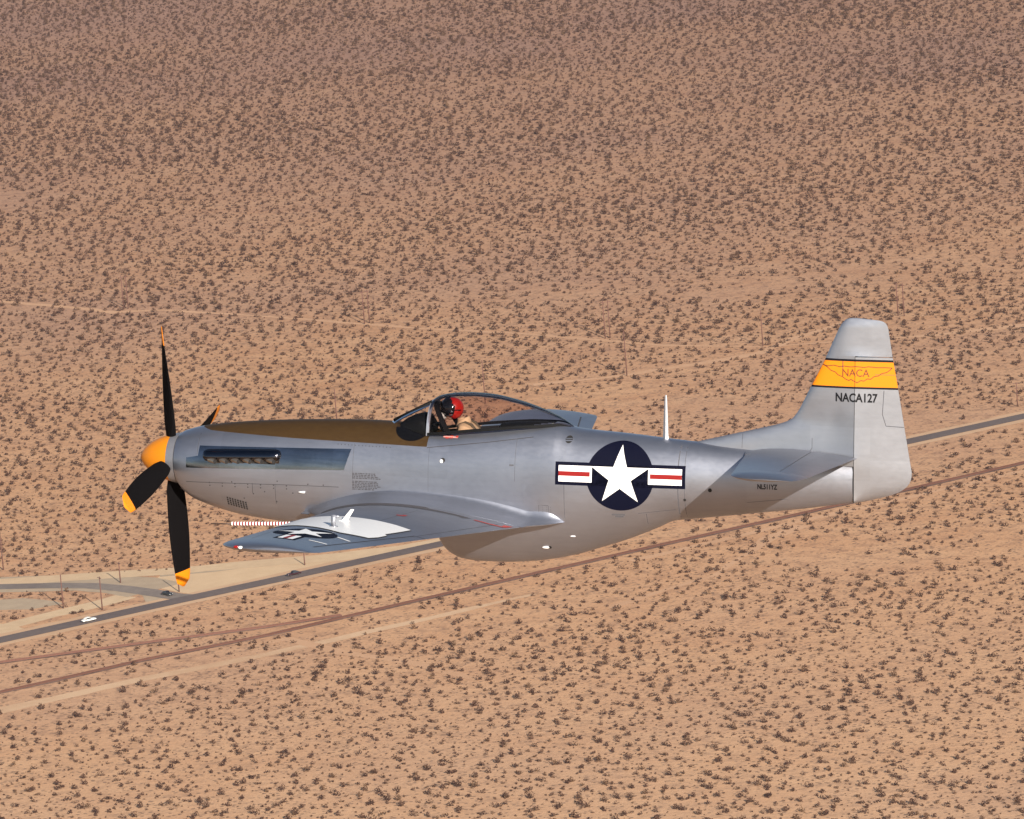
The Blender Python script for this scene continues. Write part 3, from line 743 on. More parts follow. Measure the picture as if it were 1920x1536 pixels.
#WINGEND
# ================================================================== PILOT
pilot = empty('person'); pilot.matrix_world = AM
tag(pilot, 'seated pilot in a red helmet with black visor, under the canopy of the plane', 'person')
m_suit = mat('khaki_suit', (0.42, 0.30, 0.17), 0.85); m_har = mat('olive_webbing', (0.075, 0.06, 0.035), 0.85); m_skin = mat('face_skin', (0.45, 0.25, 0.17), 0.6)
m_glv = mat('leather_glove', (0.10, 0.06, 0.035), 0.7); m_hel = mat('red_helmet', (0.26, 0.010, 0.007), 0.2); m_vis = mat('black_visor', (0.006, 0.006, 0.007), 0.08)
m_mask = mat('grey_mask', (0.30, 0.31, 0.29), 0.55); m_hose = mat('dark_hose', (0.02, 0.02, 0.022), 0.6)
me = bpy.data.meshes.new('body'); vs, es, rd = [], [], []
def jn(p, r, prev=None):
    vs.append(p); rd.append(r)
    if prev is not None: es.append((prev, len(vs) - 1))
    return len(vs) - 1
pe = jn((4.40, 0, .00), .15); wa = jn((4.42, 0, .20), .135, pe); chs = jn((4.36, 0, .38), .155, wa); up = jn((4.27, 0, .515), .12, chs); nk = jn((4.20, 0, .605), .060, up); hd = jn((4.165, 0, .67), .058, nk)
for s in (-1, 1):
    sh = jn((4.26, s * .175, .545), .070, up); el = jn((4.22, s * .235, .27), .050, sh); wr = jn((4.00, s * .17, .16), .034, el); pm = jn((3.93, s * .15, .15), .038, wr)
    for q in range(4):
        a = jn((3.885, s * (.175 - q * .018), .158 - q * .004), .0095, pm); b = jn((3.857, s * (.172 - q * .018), .148 - q * .003), .0088, a); jn((3.85 + .004 * q, s * (.170 - q * .018), .122 + q * .003), .008, b)
    a = jn((3.915, s * .105, .165), .011, pm); jn((3.885, s * .098, .150), .009, a)
    hp = jn((4.34, s * .11, -.01), .095, pe); kn = jn((3.90, s * .15, .04), .065, hp); an = jn((3.74, s * .14, -.19), .042, kn); jn((3.66, s * .14, -.20), .036, an)
me.from_pydata(vs, es, []); body = bpy.data.objects.new('body', me); C.objects.link(body); body.parent = pilot
sm = body.modifiers.new('skin', 'SKIN'); sm.use_smooth_shade = True
for v, r in zip(me.skin_vertices[0].data, rd): v.radius = (r, r); v.use_root = False
me.skin_vertices[0].data[0].use_root = True
sb = body.modifiers.new('sub', 'SUBSURF'); sb.levels = 1; sb.render_levels = 2
me.materials.append(m_suit)
HC = Vector((4.072, 0, .776)); HM = Matrix.Rotation(R(8), 4, 'Y'); hstart = 0
bm = bmesh.new(); add_sphere(bm, HC + Vector((-.015, 0, -.03)), (.092, .074, .112), seg=24)
add_sphere(bm, HC + Vector((-.108, 0, -.045)), (.020, .014, .024), seg=12)             # nose
add_sphere(bm, HC + Vector((-.088, 0, -.092)), (.020, .028, .010), seg=12)             # mouth
for s in (-1, 1): add_sphere(bm, HC + Vector((-.092, s * .031, -.012)), .012, seg=10, mat=1); add_sphere(bm, HC + Vector((-.005, s * .074, -.03)), (.020, .010, .030), seg=10)
obj('face', bm, [m_skin, m_vis], pilot)
bm = bmesh.new(); vsx = add_sphere(bm, HC, (.138, .122, .140), HM, 40)
kill = [f for f in bm.faces if (lambda c: c.x < -.045 and c.z < .035 + (c.x + .045) * .2 or c.z < -.10 and c.x < -.01 or c.z < -.125)(f.calc_center_median() - HC)]
bmesh.ops.delete(bm, geom=kill, context='FACES')
hel = obj('helmet', bm, m_hel, pilot); sd = hel.modifiers.new('s', 'SOLIDIFY'); sd.thickness = .008; sd.offset = -1
bm = bmesh.new(); add_sphere(bm, HC + Vector((-.006, 0, .008)), (.146, .130, .142), HM, 40)
kill = [f for f in bm.faces if (lambda c: not (c.x < .012 + .20 * c.z and c.z > -.060 and c.x + c.z * .45 < .030))(f.calc_center_median() - HC)]
bmesh.ops.delete(bm, geom=kill, context='FACES')
vz = obj('visor', bm, m_vis, hel); sd = vz.modifiers.new('s', 'SOLIDIFY'); sd.thickness = .004; sd.offset = -1
bm = bmesh.new()
add_box(bm, HC + Vector((.045, -.125, -.005)), (.10, .006, .010)); add_sphere(bm, HC + Vector((-.012, -.126, .012)), (.016, .008, .008))
obj('visor_track', bm, m_vis, hel)
bm = bmesh.new(); add_sphere(bm, HC + Vector((-.115, 0, -.085)), (.042, .045, .052), Matrix.Rotation(R(-25), 4, 'Y'), 20)
add_tube(bm, HC + Vector((-.125, -.01, -.10)), HC + Vector((-.150, -.02, -.165)), .026, .020, 16)
mk = obj('oxygen_mask', bm, m_mask, pilot)
for s in (-1, 1):
    bm = bmesh.new(); add_tube(bm, HC + Vector((-.10, s * .045, -.085)), HC + Vector((-.01, s * .115, -.065)), .009, .012, 8); obj('mask_strap', bm, m_hose, mk)
bm = bmesh.new(); prev = None
hp_ = [HC + Vector(p) for p in ((-.148, -.02, -.155), (-.152, -.035, -.20), (-.13, -.06, -.25), (-.08, -.085, -.30), (-.02, -.09, -.36))]
for k in range(len(hp_) - 1):
    for j in range(5):
        a = hp_[k].lerp(hp_[k + 1], j / 5); b = hp_[k].lerp(hp_[k + 1], (j + 1) / 5); add_tube(bm, a, b, .021, .016, 12)
obj('oxygen_hose', bm, m_hose, mk)
TM = Matrix.Translation(HC) @ Matrix.Rotation(R(22), 4, 'Z') @ Matrix.Translation(-HC)
for o in list(C.objects)[hstart:]:
    if o.name.split('.')[0] in ('face', 'helmet', 'visor', 'visor_track', 'oxygen_mask', 'mask_strap', 'oxygen_hose'): o.data.transform(TM)
bm = bmesh.new()      # parachute harness over the shoulders and collar
for s in (-1, 1):
    pts = [(4.16, s * .085, .40), (4.165, s * .10, .52), (4.20, s * .105, .605), (4.26, s * .10, .628), (4.34, s * .09, .60), (4.42, s * .08, .50)]
    rr2 = []
    for k, p in enumerate(pts):
        t = (Vector(pts[min(k + 1, 5)]) - Vector(pts[max(k - 1, 0)])).normalized(); n = Vector((t.z, 0, -t.x)) * -.008
        rr2.append([Vector(p) + Vector((0, d, 0)) + n * q for d, q in ((-.026, -1), (.026, -1), (.026, 1), (-.026, 1))])
    loft(bm, rr2, caps=(True, True))
fixn(bm); obj('harness', bm, m_har, pilot)
bm = bmesh.new(); revolve_pts = []
for k in range(9):
    a = math.pi * 2 * k / 8
loft(bm, [[(4.215 + r * math.cos(a), r * .95 * math.sin(a), z + .03 * math.cos(a)) for a in np.linspace(0, 2 * math.pi, 20, endpoint=False).tolist()] for z, r in ((.575, .098), (.61, .090), (.645, .078), (.66, .070))]); fixn(bm)
cl = obj('collar', bm, m_suit, pilot); sd = cl.modifiers.new('s', 'SOLIDIFY'); sd.thickness = .01
#GROUND
BS = 1.14
# ================================================================== DESERT
def gpt(px, py, z=0.0):
    """where a line of sight of the survey photograph meets the level z"""
    d = CM.to_3x3() @ Vector((px - 960, 768 - py, -FPX)); t = (z - H) / d.z
    return Vector((d.x * t, d.y * t, z))
def clus(p): return None
m = mat('desert_sand', (0.4, 0.27, 0.17), 0.95); g = NG(m); P = g.geo()
g.b.inputs['Specular IOR Level'].default_value = 0.15
mp = g.new('ShaderNodeMapping'); g.link(P, mp.inputs[0]); mp.inputs['Rotation'].default_value = (0, 0, 0.5); mp.inputs['Scale'].default_value = (1, 2.2, 1)
a1 = g.noise(P, 0.0035, 5, 0.6); a2 = g.noise(mp.outputs[0], 0.02, 6, 0.65); a3 = g.noise(P, 0.16, 5, 0.7); a4 = g.noise(P, 0.9, 3, 0.6)
c = g.ramp(a1, [(0.3, (0.465, 0.240, 0.120)), (0.5, (0.53, 0.284, 0.147)), (0.72, (0.58, 0.330, 0.182))])
c = g.mix(g.mapr(a2, 0.35, 0.70, 0.0, 0.75), c, (0.63, 0.375, 0.205))
c = g.mix(g.mapr(a3, 0.48, 0.68, 0.0, 0.75), c, (0.29, 0.155, 0.09))
c = g.mix(g.mapr(a4, 0.50, 0.70, 0.0, 0.5), c, (0.22, 0.12, 0.075))
# ground colour is paler close by, darker and more purple with distance
sy = g.new('ShaderNodeSeparateXYZ'); g.link(P, sy.inputs[0])
far_ = g.math('ADD', g.mapr(sy.outputs[1], 2050, 3500, 0.0, 0.85), g.mapr(a1, 0.35, 0.65, -0.25, 0.25), clamp=True)
near_ = g.mapr(sy.outputs[1], 1500, 2050, 0.45, 0.0)
c = g.mix(near_, c, (0.65, 0.425, 0.262))
c = g.mix(far_, c, g.mix(1.0, c, (0.61, 0.595, 0.73), 'MULTIPLY'))
# dead twigs, small tufts and stones between the bushes
vo = g.new('ShaderNodeTexVoronoi', feature='F1'); g.link(P, vo.inputs['Vector']); vo.inputs['Scale'].default_value = 0.42
msk = g.math('MULTIPLY', g.math('LESS_THAN', vo.outputs['Distance'], 0.27), g.math('GREATER_THAN', a3, 0.42))
c = g.mix(g.math('MULTIPLY', msk, 0.6), c, (0.13, 0.082, 0.058))
# scrub beyond the modelled bushes is carried by the ground itself
ax_ = g.math('ABSOLUTE', sy.outputs[0]); out_ = g.math('MAXIMUM', g.math('LESS_THAN', sy.outputs[1], 1370.0), g.math('MAXIMUM', g.math('GREATER_THAN', sy.outputs[1], 4710.0), g.math('GREATER_THAN', ax_, g.math('MULTIPLY', sy.outputs[1], 0.124))))
v2 = g.new('ShaderNodeTexVoronoi', feature='F1'); g.link(P, v2.inputs['Vector']); v2.inputs['Scale'].default_value = 0.19
c = g.mix(g.math('MULTIPLY', out_, g.math('LESS_THAN', v2.outputs['Distance'], 0.42)), c, (0.07, 0.042, 0.032))
g.link(c, g.b.inputs['Base Color'])
bp = g.new('ShaderNodeBump'); bp.inputs['Strength'].default_value = 0.7; bp.inputs['Distance'].default_value = 0.5
g.link(a3, bp.inputs['Height']); g.link(bp.outputs[0], g.b.inputs['Normal'])
bm = bmesh.new()
GX, GY = 30000, 30000
for f_ in (0,):
    v = [bm.verts.new(p) for p in ((-GX, -GY, 0), (GX, -GY, 0), (GX, GY, 0), (-GX, GY, 0))]; bm.faces.new(v)
ground = obj('desert_ground', bm, m, smooth=False); tag(ground, 'flat tan desert floor dotted with scrub', 'ground', kind='structure')

def ribbon(name, pts, wid, z, m_, label, cat, kind='structure', jit=0.0, seed=1, crown=0.0):
    """pts in photo pixels; straight pieces on the ground, resampled"""
    P3 = [gpt(*p) for p in pts]; out = []
    for a, b in zip(P3, P3[1:]):
        n = max(1, int((b - a).length / 8)); out += [a.lerp(b, i / n) for i in range(n)]
    out.append(P3[-1]); rr = random.Random(seed); bm = bmesh.new(); rows = []; wl_, wr_ = 0, 0
    for i, p in enumerate(out):
        t = (out[min(i + 1, len(out) - 1)] - out[max(i - 1, 0)]).normalized(); n = Vector((-t.y, t.x, 0))
        wd = wid[0] + (wid[1] - wid[0]) * i / (len(out) - 1) if isinstance(wid, tuple) else wid
        wl_ = .8 * wl_ + rr.uniform(-jit, jit); wr_ = .8 * wr_ + rr.uniform(-jit, jit)
        row = [p + n * max(wd * .3, wd / 2 + wl_), p + n * wd * .2, p, p - n * wd * .2, p - n * max(wd * .3, wd / 2 + wr_)]
        rows.append([(q.x, q.y, z + (crown if k == 2 else crown * .6 if k in (1, 3) else 0)) for k, q in enumerate(row)])
    loft(bm, rows, close=False)
    for f in bm.faces:
        f.normal_update()
        if f.normal.z < 0: f.normal_flip()
    o = obj(name, bm, m_, smooth=False); tag(o, label, cat, kind=kind)
    return o
def gmat(name, c0, c1, sc_=0.3, rough=0.9):
    m = mat(name, c0, rough); g = NG(m); P = g.geo(); n = g.noise(P, sc_, 5, 0.65); n2 = g.noise(P, sc_ * .08, 3, .5)
    g.b.inputs['Specular IOR Level'].default_value = 0.2
    g.link(g.mix(g.mapr(g.math('MULTIPLY', g.math('ADD', n, n2), .5), 0.38, 0.62, 0, 1), c0, c1), g.b.inputs['Base Color']); return m
m_asph = gmat('worn_asphalt', (0.115, 0.088, 0.082), (0.15, 0.115, 0.10), .4)
m_grade = gmat('graded_sand', (0.56, 0.385, 0.225), (0.64, 0.45, 0.27), .12)
m_pale = gmat('pale_dirt', (0.54, 0.375, 0.225), (0.64, 0.46, 0.28), .2)
m_grey = gmat('grey_gravel', (0.37, 0.275, 0.185), (0.46, 0.35, 0.235), .2)
m_shoul = gmat('shoulder_sand', (0.50, 0.31, 0.18), (0.58, 0.375, 0.225), .2)
m_trail = gmat('trail_sand', (0.50, 0.285, 0.158), (0.57, 0.335, 0.192), .2)
m_trail2 = gmat('dirt_road_sand', (0.52, 0.32, 0.185), (0.61, 0.405, 0.245), .2)
m_rail = gmat('rusty_ballast', (0.065, 0.038, 0.031), (0.15, 0.092, 0.068), .5)
m_rust = mat('rusty_rail', (0.14, 0.06, 0.04), 0.6, 0.5)
HWY = [(-260, 1258), (0, 1201), (333, 1127), (500, 1091.5), (640, 1061), (834, 1019), (1200, 938), (1703, 828.5), (1920, 781), (2200, 721)]
ribbon('highway_shoulder', HWY, 17.0, .06, m_shoul, 'pale graded strip along both sides of the highway', 'road edge', jit=.5)
highway = ribbon('highway', HWY, 8.6, .16, m_asph, 'long straight two lane asphalt highway across the desert', 'road', crown=.05)
# graded clearing between the side road and the highway
clr = [(300, 1080), (480, 1061), (640, 1047), (760, 1033), (900, 1003), (860, 1008), (640, 1058), (500, 1088), (380, 1114), (330, 1112), (270, 1098)]
def sheet(name, pts, z, m_, label, seed=3):
    P3 = [gpt(*p) for p in pts]; out = []; rr = random.Random(seed)
    for a, b in zip(P3, P3[1:] + P3[:1]):
        n = max(1, int((b - a).length / 6)); t = (b - a).normalized()
        out += [a.lerp(b, i / n) + Vector((-t.y, t.x, 0)) * rr.uniform(-1.2, 1.2) for i in range(n)]
    bm = bmesh.new(); f = bm.faces.new([bm.verts.new((p.x, p.y, z)) for p in out]); f.normal_update()
    if f.normal.z < 0: f.normal_flip()
    bmesh.ops.triangulate(bm, faces=bm.faces[:]); o = obj(name, bm, m_, smooth=False); tag(o, label, 'ground', kind='structure'); return out
POLY = []
POLY.append(sheet('graded_clearing', clr, .04, m_grade, 'bare graded sand between the side road and the highway'))
POLY.append(sheet('turnout', [(-200, 1185), (0, 1168), (45, 1178), (110, 1190), (-10, 1202), (-200, 1245)], .045, m_pale, 'pale bare turnout beside the highway'))
POLY.append(sheet('gravel_apron', [(255, 1112), (300, 1117), (330, 1122), (330, 1126), (262, 1139), (275, 1124)], .05, m_grey, 'grey gravel apron where the side road meets the highway'))
POLY.append(sheet('wash', [(-60, 1128), (40, 1122), (110, 1127), (120, 1133), (60, 1142), (-60, 1148)], .03, m_grey, 'grey silt patch beside the dirt lane'))
SIDE = [(-260, 1107), (0, 1101), (100, 1098.5), (170, 1099), (230, 1104), (280, 1111), (330, 1119), (375, 1121)]
ribbon('side_road_verge', [(-260, 1104), (0, 1098), (100, 1094), (170, 1093), (240, 1098), (290, 1107)], 26, .07, m_grey, 'wide grey verge above the side road', 'road edge', jit=1.0)
side = ribbon('side_road', SIDE, 8.5, .12, gmat('grey_blacktop', (0.155, 0.125, 0.11), (0.24, 0.195, 0.16), .3), 'grey side road curving into the highway', 'road', jit=.2)
ribbon('upper_dirt_lane', [(-260, 1103), (0, 1094), (160, 1081), (300, 1074), (480, 1057), (640, 1043), (760, 1029), (900, 1001)], 12, .09, m_pale, 'pale dirt lane along the upper edge of the clearing', 'dirt road', jit=.8, seed=5)
ribbon('graded_ruts', [(300, 1080), (400, 1071), (520, 1055), (640, 1042), (760, 1027)], 3.2, .075, m_grey, 'faint grey wheel ruts in the clearing', 'track', jit=.3, seed=6)
ribbon('lower_dirt_lane', [(-200, 1222), (0, 1178), (90, 1154), (190, 1131), (240, 1118)], 11, .065, m_pale, 'pale dirt lane between the side road and the highway', 'dirt road', jit=.7, seed=7)
R1 = [(-260, 1275), (0, 1243.7), (260, 1208.6), (500, 1177), (640, 1155)]
R2 = [(-260, 1353), (0, 1299.7), (130, 1271), (260, 1241), (500, 1193), (640, 1160), (840, 1114), (1200, 1032), (1500, 965), (1720, 915), (1920, 869), (2200, 806)]
def railway(name, pts, label):
    root = ribbon(name, pts, 3.5, .02, m_rail, label, 'railway', jit=.3, crown=.5)
    P3 = [gpt(*p) for p in pts]
    for s in (-.75, .75):
        bm = bmesh.new(); rr = []
        for i, p in enumerate(P3):
            t = (P3[min(i + 1, len(P3) - 1)] - P3[max(i - 1, 0)]).normalized(); n = Vector((-t.y, t.x, 0)); q = p + n * s
            rr.append([(q + n * dx).to_tuple()[:2] + (z,) for dx, z in ((-.05, .3), (-.05, .66), (.05, .66), (.05, .3))])
        loft(bm, rr, caps=(True, True)); fixn(bm); obj('rail', bm, m_rust, root, smooth=False)
    return root
railway('railway_branch', R1, 'upper of two rusty railway lines joining near the lower left')
railway('railway_main', R2, 'long rusty railway line below and parallel to the highway')
ribbon('trackside_dirt_road', [(-260, 1388), (0, 1332), (104, 1309), (260, 1273.5), (500, 1227), (640, 1196), (840, 1150), (1000, 1114)], (11, 2.5), .05, m_trail2, 'pale dirt road below the railway', 'dirt road', jit=.8, seed=8)
ribbon('trackside_path', [(1180, 1052), (1340, 1016), (1500, 978), (1720, 929), (1920, 883), (2200, 820)], 5, .05, m_trail, 'faint dirt track beside the railway on the right', 'dirt road', jit=.9, seed=9)
ribbon('pipeline_track', [(-60, 562), (60, 571), (215, 586), (300, 582), (480, 592), (660, 607), (780, 616), (980, 626), (1137, 640), (1240, 648), (1430, 651), (1580, 640), (1760, 628), (2000, 600)], 3.6, .05, m_trail, 'pale service track under the far power line', 'dirt road', jit=1.4, seed=10)
ribbon('desert_trail', [(1000, 722), (1100, 712), (1175, 703), (1300, 683), (1420, 662), (1490, 634), (1600, 600)], 5.5, .055, m_trail, 'pale trail climbing to the right across the desert', 'dirt road', jit=1.4, seed=12)
ribbon('cross_trail', [(1140, 1140), (1250, 1105), (1340, 1080), (1440, 1010), (1500, 985)], 4, .05, m_trail, 'narrow trail through the scrub right of the railway', 'dirt road', jit=1.2, seed=13)
ribbon('fork_trail', [(500, 1205), (540, 1197), (640, 1222), (760, 1240), (900, 1275)], 5, .052, m_trail, 'faint trail leaving the dirt road below the railway', 'dirt road', jit=1.2, seed=14)

# ---- scrub: every bush is a mound of small leaf facets with gaps
m_bush = mat('creosote_leaves', (0.065, 0.045, 0.038), 0.9); g = NG(m_bush)
g.b.inputs['Specular IOR Level'].default_value = 0.1
hb = g.noise(g.geo(), 0.35, 2, .5)
g.link(g.ramp(hb, [(0.28, (0.042, 0.020, 0.015)), (0.52, (0.074, 0.038, 0.025)), (0.72, (0.150, 0.088, 0.048))]), g.b.inputs['Base Color'])
def bush_tmpl(n, seed, sparse=1.0):
    r = np.random.default_rng(seed)
    k = 3 + seed % 3
    cen = np.c_[r.uniform(-.30, .30, k), r.uniform(-.30, .30, k), r.uniform(.12, .38, k)]; cr = r.uniform(.22, .42, k)
    i = r.integers(0, k, n); d = r.normal(size=(n, 3)); d /= np.linalg.norm(d, axis=1)[:, None]
    c = cen[i] + d * (cr[i] * r.uniform(.45, 1, n) ** .5)[:, None] * sparse; c[:, 2] = np.abs(c[:, 2]) * .95
    u = r.normal(size=(n, 3)); u /= np.linalg.norm(u, axis=1)[:, None]; v = np.cross(u, r.normal(size=(n, 3))); v /= np.linalg.norm(v, axis=1)[:, None]
    s = r.uniform(.07, .17, n)[:, None] * (44 / n) ** .5
    return np.stack([c + u * s, c - u * s * .5 + v * s * .9, c - u * s * .5 - v * s * .9], 1)     # n,3,3
def in_poly(x, y, poly):
    ins = np.zeros(len(x), bool); n = len(poly)
    for i in range(n):
        a, b = poly[i], poly[(i + 1) % n]
        cnd = (a.y > y) != (b.y > y)
        with np.errstate(divide='ignore', invalid='ignore'): ins ^= cnd & (x < (b.x - a.x) * (y - a.y) / (b.y - a.y) + a.x)
    return ins
def near_path(x, y, pts, rad):
    k = np.zeros(len(x), bool)
    P3 = [gpt(*p) for p in pts]
    for a, b in zip(P3, P3[1:]):
        d = b - a; L = d.x ** 2 + d.y ** 2; t = np.clip(((x - a.x) * d.x + (y - a.y) * d.y) / L, 0, 1)
        k |= (x - a.x - t * d.x) ** 2 + (y - a.y - t * d.y) ** 2 < rad ** 2
    return k
def vnoise(x, y, s, seed):
    r = np.random.default_rng(seed); G = r.random((256, 256)); x = x / s; y = y / s; xi = np.floor(x).astype(int); yi = np.floor(y).astype(int); fx = x - xi; fy = y - yi
    fx = fx * fx * (3 - 2 * fx); fy = fy * fy * (3 - 2 * fy); q = lambda a, b: G[a % 256, b % 256]
    return (q(xi, yi) * (1 - fx) + q(xi + 1, yi) * fx) * (1 - fy) + (q(xi, yi + 1) * (1 - fx) + q(xi + 1, yi + 1) * fx) * fy
Y0, Y1 = 1380.0, 4700.0
def jgrid(cell, seed):
    r = np.random.default_rng(seed); gx, gy = np.meshgrid(np.arange(-.1225 * Y1, .1225 * Y1, cell), np.arange(Y0, Y1, cell))
    x = gx.ravel() + (gy.ravel() / cell % 2) * cell * .5 + r.uniform(-.58, .58, gx.size) * cell; y = gy.ravel() + r.uniform(-.58, .58, gx.size) * cell
    k = (np.abs(x) < .1225 * y) & (y > Y0); return x[k], y[k]
xb, yb = jgrid(6.0, 1); xs2, ys2 = jgrid(4.6, 2)
xx = np.r_[xb, xs2]; yy = np.r_[yb, ys2]; isbig = np.r_[np.ones(len(xb), bool), np.zeros(len(xs2), bool)]; N0 = len(xx)
den = .55 * vnoise(xx, yy, 55, 1) + .45 * vnoise(xx, yy, 14, 2) + .12 * np.clip((yy - 2100) / 1500, 0, 1) + .44 * (vnoise(xx * .4, yy, 130, 9) - .5)
# fewer near the highway and the railway, as in the photograph
rel = yy - (gpt(640, 1180).y + (xx - gpt(640, 1180).x) * ((gpt(1920, 869).y - gpt(0, 1299).y) / (gpt(1920, 869).x - gpt(0, 1299).x)))
thr = np.where(isbig, .24, .36) + .20 * np.exp(-((rel - 40) / 95) ** 2)
keep = den + rng.uniform(-.12, .12, N0) > thr
for pts, rad in ((HWY, 13), (SIDE, 9), (R1, 3.5), (R2, 3.5)): keep &= ~near_path(xx, yy, pts, rad)
for pts, rad in (([(-260, 1388), (0, 1332), (104, 1309), (260, 1273.5), (500, 1227), (640, 1196)], 5), ([(-200, 1222), (0, 1178), (90, 1154), (190, 1131), (240, 1118)], 5.5), ([(-260, 1101), (0, 1096), (160, 1088), (300, 1086), (480, 1060), (640, 1045), (760, 1029)], 11),
                 ([(60, 571), (215, 586), (300, 582), (480, 592), (660, 607), (780, 616), (980, 626), (1137, 640), (1240, 648), (1430, 651), (1580, 640)], 2.2), ([(1000, 722), (1100, 712), (1175, 703), (1300, 683), (1420, 662)], 3)): keep &= ~near_path(xx, yy, pts, rad)
for p in POLY: keep &= ~in_poly(xx, yy, p)
xx, yy, isbig = xx[keep], yy[keep], isbig[keep]; N = len(xx)
rad = np.where(isbig, .75 + .95 * rng.random(N) ** 1.7, rng.uniform(.22, .62, N)) * BS * (.97 + .27 * np.clip((yy - 1950) / 1300, 0, 1)) * (.84 + .32 * vnoise(xx * .6, yy, 70, 5))
hgt = rad * rng.uniform(.85, 1.35, N); rot = rng.uniform(0, 2 * np.pi, N); typ = rng.integers(0, 6, N)
# photo position of each bush, to find the 300 that show largest
Wd = np.array(CM.to_3x3().transposed()); rel3 = np.c_[xx, yy, np.zeros(N)] - np.array(CM.translation)
cc = rel3 @ Wd.T; px = 960 + FPX * cc[:, 0] / -cc[:, 2]; py = 768 - FPX * cc[:, 1] / -cc[:, 2]
vis = (px > 4) & (px < 1916) & (py < 1530) & (py > 0); size = np.where(vis & (rad > .9 * BS), rad * hgt / cc[:, 2] ** 2, 0)
top300 = np.argsort(-size)[:300]; solo = np.zeros(N, bool); solo[top300] = True
def mesh_np(name, V, m_):
    me = bpy.data.meshes.new(name); n = len(V); me.vertices.add(n); me.vertices.foreach_set('co', V.astype(np.float32).ravel())
    me.loops.add(n); me.loops.foreach_set('vertex_index', np.arange(n, dtype=np.int32)); me.polygons.add(n // 3)
    me.polygons.foreach_set('loop_start', np.arange(0, n, 3, dtype=np.int32)); me.update(calc_edges=True); me.materials.append(m_); return me
T = [bush_tmpl(40, 20 + k) for k in range(6)]; parts = []
for k in range(6):
    s = np.where((typ == k) & ~solo)[0]; t = T[k].reshape(-1, 3); c, sn = np.cos(rot[s]), np.sin(rot[s])
    X = (t[None, :, 0] * c[:, None] - t[None, :, 1] * sn[:, None]) * rad[s][:, None] * 1.45 + xx[s][:, None]
    Yv = (t[None, :, 0] * sn[:, None] + t[None, :, 1] * c[:, None]) * rad[s][:, None] * 1.45 + yy[s][:, None]
    Z = t[None, :, 2] * hgt[s][:, None] * 1.45
    parts.append(np.stack([X, Yv, Z], -1).reshape(-1, 3))
V = np.concatenate(parts); scrub = bpy.data.objects.new('desert_scrub', mesh_np('desert_scrub', V, m_bush)); C.objects.link(scrub)
tag(scrub, 'countless dark creosote bushes covering the desert floor', 'scrub', kind='stuff')
print('bushes', N, 'tris', len(V) // 3)
KIND = ['broad rounded dark desert bush', 'ragged two-lobed desert bush', 'low spreading brown desert bush',
        'loose open-branched desert bush', 'compact dark desert bush', 'tall narrow desert bush']
ZONE = ['in the lower left corner', 'below the propeller', 'below the near wing tip', 'below the wing test panel', 'below the cockpit', 'just left of the roundel', 'below the roundel', 'below the stabilizer', 'below the tail fin', 'in the lower right corner']
FT = [mesh_np('desert_bush', bush_tmpl(110, 20 + k).reshape(-1, 3) * 1.45, m_bush) for k in range(6)]
for i in top300:
    k = int(typ[i]); zo = int(px[i] // 192)
    o = bpy.data.objects.new('desert_bush', FT[k]); C.objects.link(o)
    o.location = (xx[i], yy[i], 0); o.rotation_euler = (0, 0, rot[i]); o.scale = (rad[i], rad[i], hgt[i])
    tag(o, KIND[k] + (' at the very bottom edge ' if py[i] > 1440 else ' a little above the bottom edge ') + ZONE[zo], 'bush', 'desert bushes in the lower part of the photo')
# ================================================================== POLES AND CARS
m_wood = mat('weathered_pole', (0.115, 0.050, 0.036), 0.9); m_ins = mat('insulator', (0.12, 0.10, 0.09), 0.4)
road_h = math.atan2(gpt(1920, 781).y - gpt(0, 1201).y, gpt(1920, 781).x - gpt(0, 1201).x)
def pole_part(bm, x, y, h): add_tube(bm, (x, y, -.5), (x, y, h), .24, .17, 10)
def single(px, py, h, arms, label, group, rz):
    p = gpt(px, py); root = empty('utility_pole', (p.x, p.y, 0), rz); tag(root, label, 'utility pole', group)
    bm = bmesh.new(); pole_part(bm, 0, 0, h); obj('pole', bm, m_wood, root)
    for k in range(arms):
        bm = bmesh.new(); add_box(bm, (0, .16, h - .45 - k * .9), (2.5, .13, .16)); ca = obj('crossarm', bm, m_wood, root, smooth=False)
        bm = bmesh.new()
        for x in (-1.1, -.5, .5, 1.1): add_tube(bm, (x, .16, h - .37 - k * .9), (x, .16, h - .12 - k * .9), .06, .05, 8)
        obj('insulators', bm, m_ins, ca)
    return root
PERP = road_h + math.pi / 2
G1 = 'utility poles near the road junction'; G2 = 'tall poles standing in the open desert'
for px, py, h, arms, lab in ((119, 1141, 12.2, 0, 'bare pole beside the side road, left of two tall poles there'), (192, 1144, 12.0, 1, 'pole with crossarm beside the side road, right of two tall poles there'),
        (226, 1093, 7.6, 1, 'short pole with crossarm on the upper edge of the grey verge'), (336, 1110, 9.2, 0, 'thin bare pole in the graded clearing just below the propeller'),
        (571.5, 1060, 5.6, 0, 'short pole in the graded clearing beneath the near wing tip'), (6.5, 1069, 14.0, 0, 'pole in the scrub at the left edge of the photo above the side road')):
    single(px, py, h, arms, lab, G1, PERP)
for px, py, h, arms, lab in ((1430.5, 650, 15.5, 0, 'lone pole in the desert between antenna mast and tail fin'), (1175.5, 705, 19.0, 0, 'tall lone pole just right of the paired poles above the fuselage'),
        (632, 792, 13.5, 0, 'pole top rising behind the engine cowling'), (910, 757, 18.0, 0, 'pole rising behind the canopy'), (1908, 762, 9.5, 1, 'pole with crossarm above the highway at the right edge')):
    single(px, py, h, arms, lab, G2, .3)
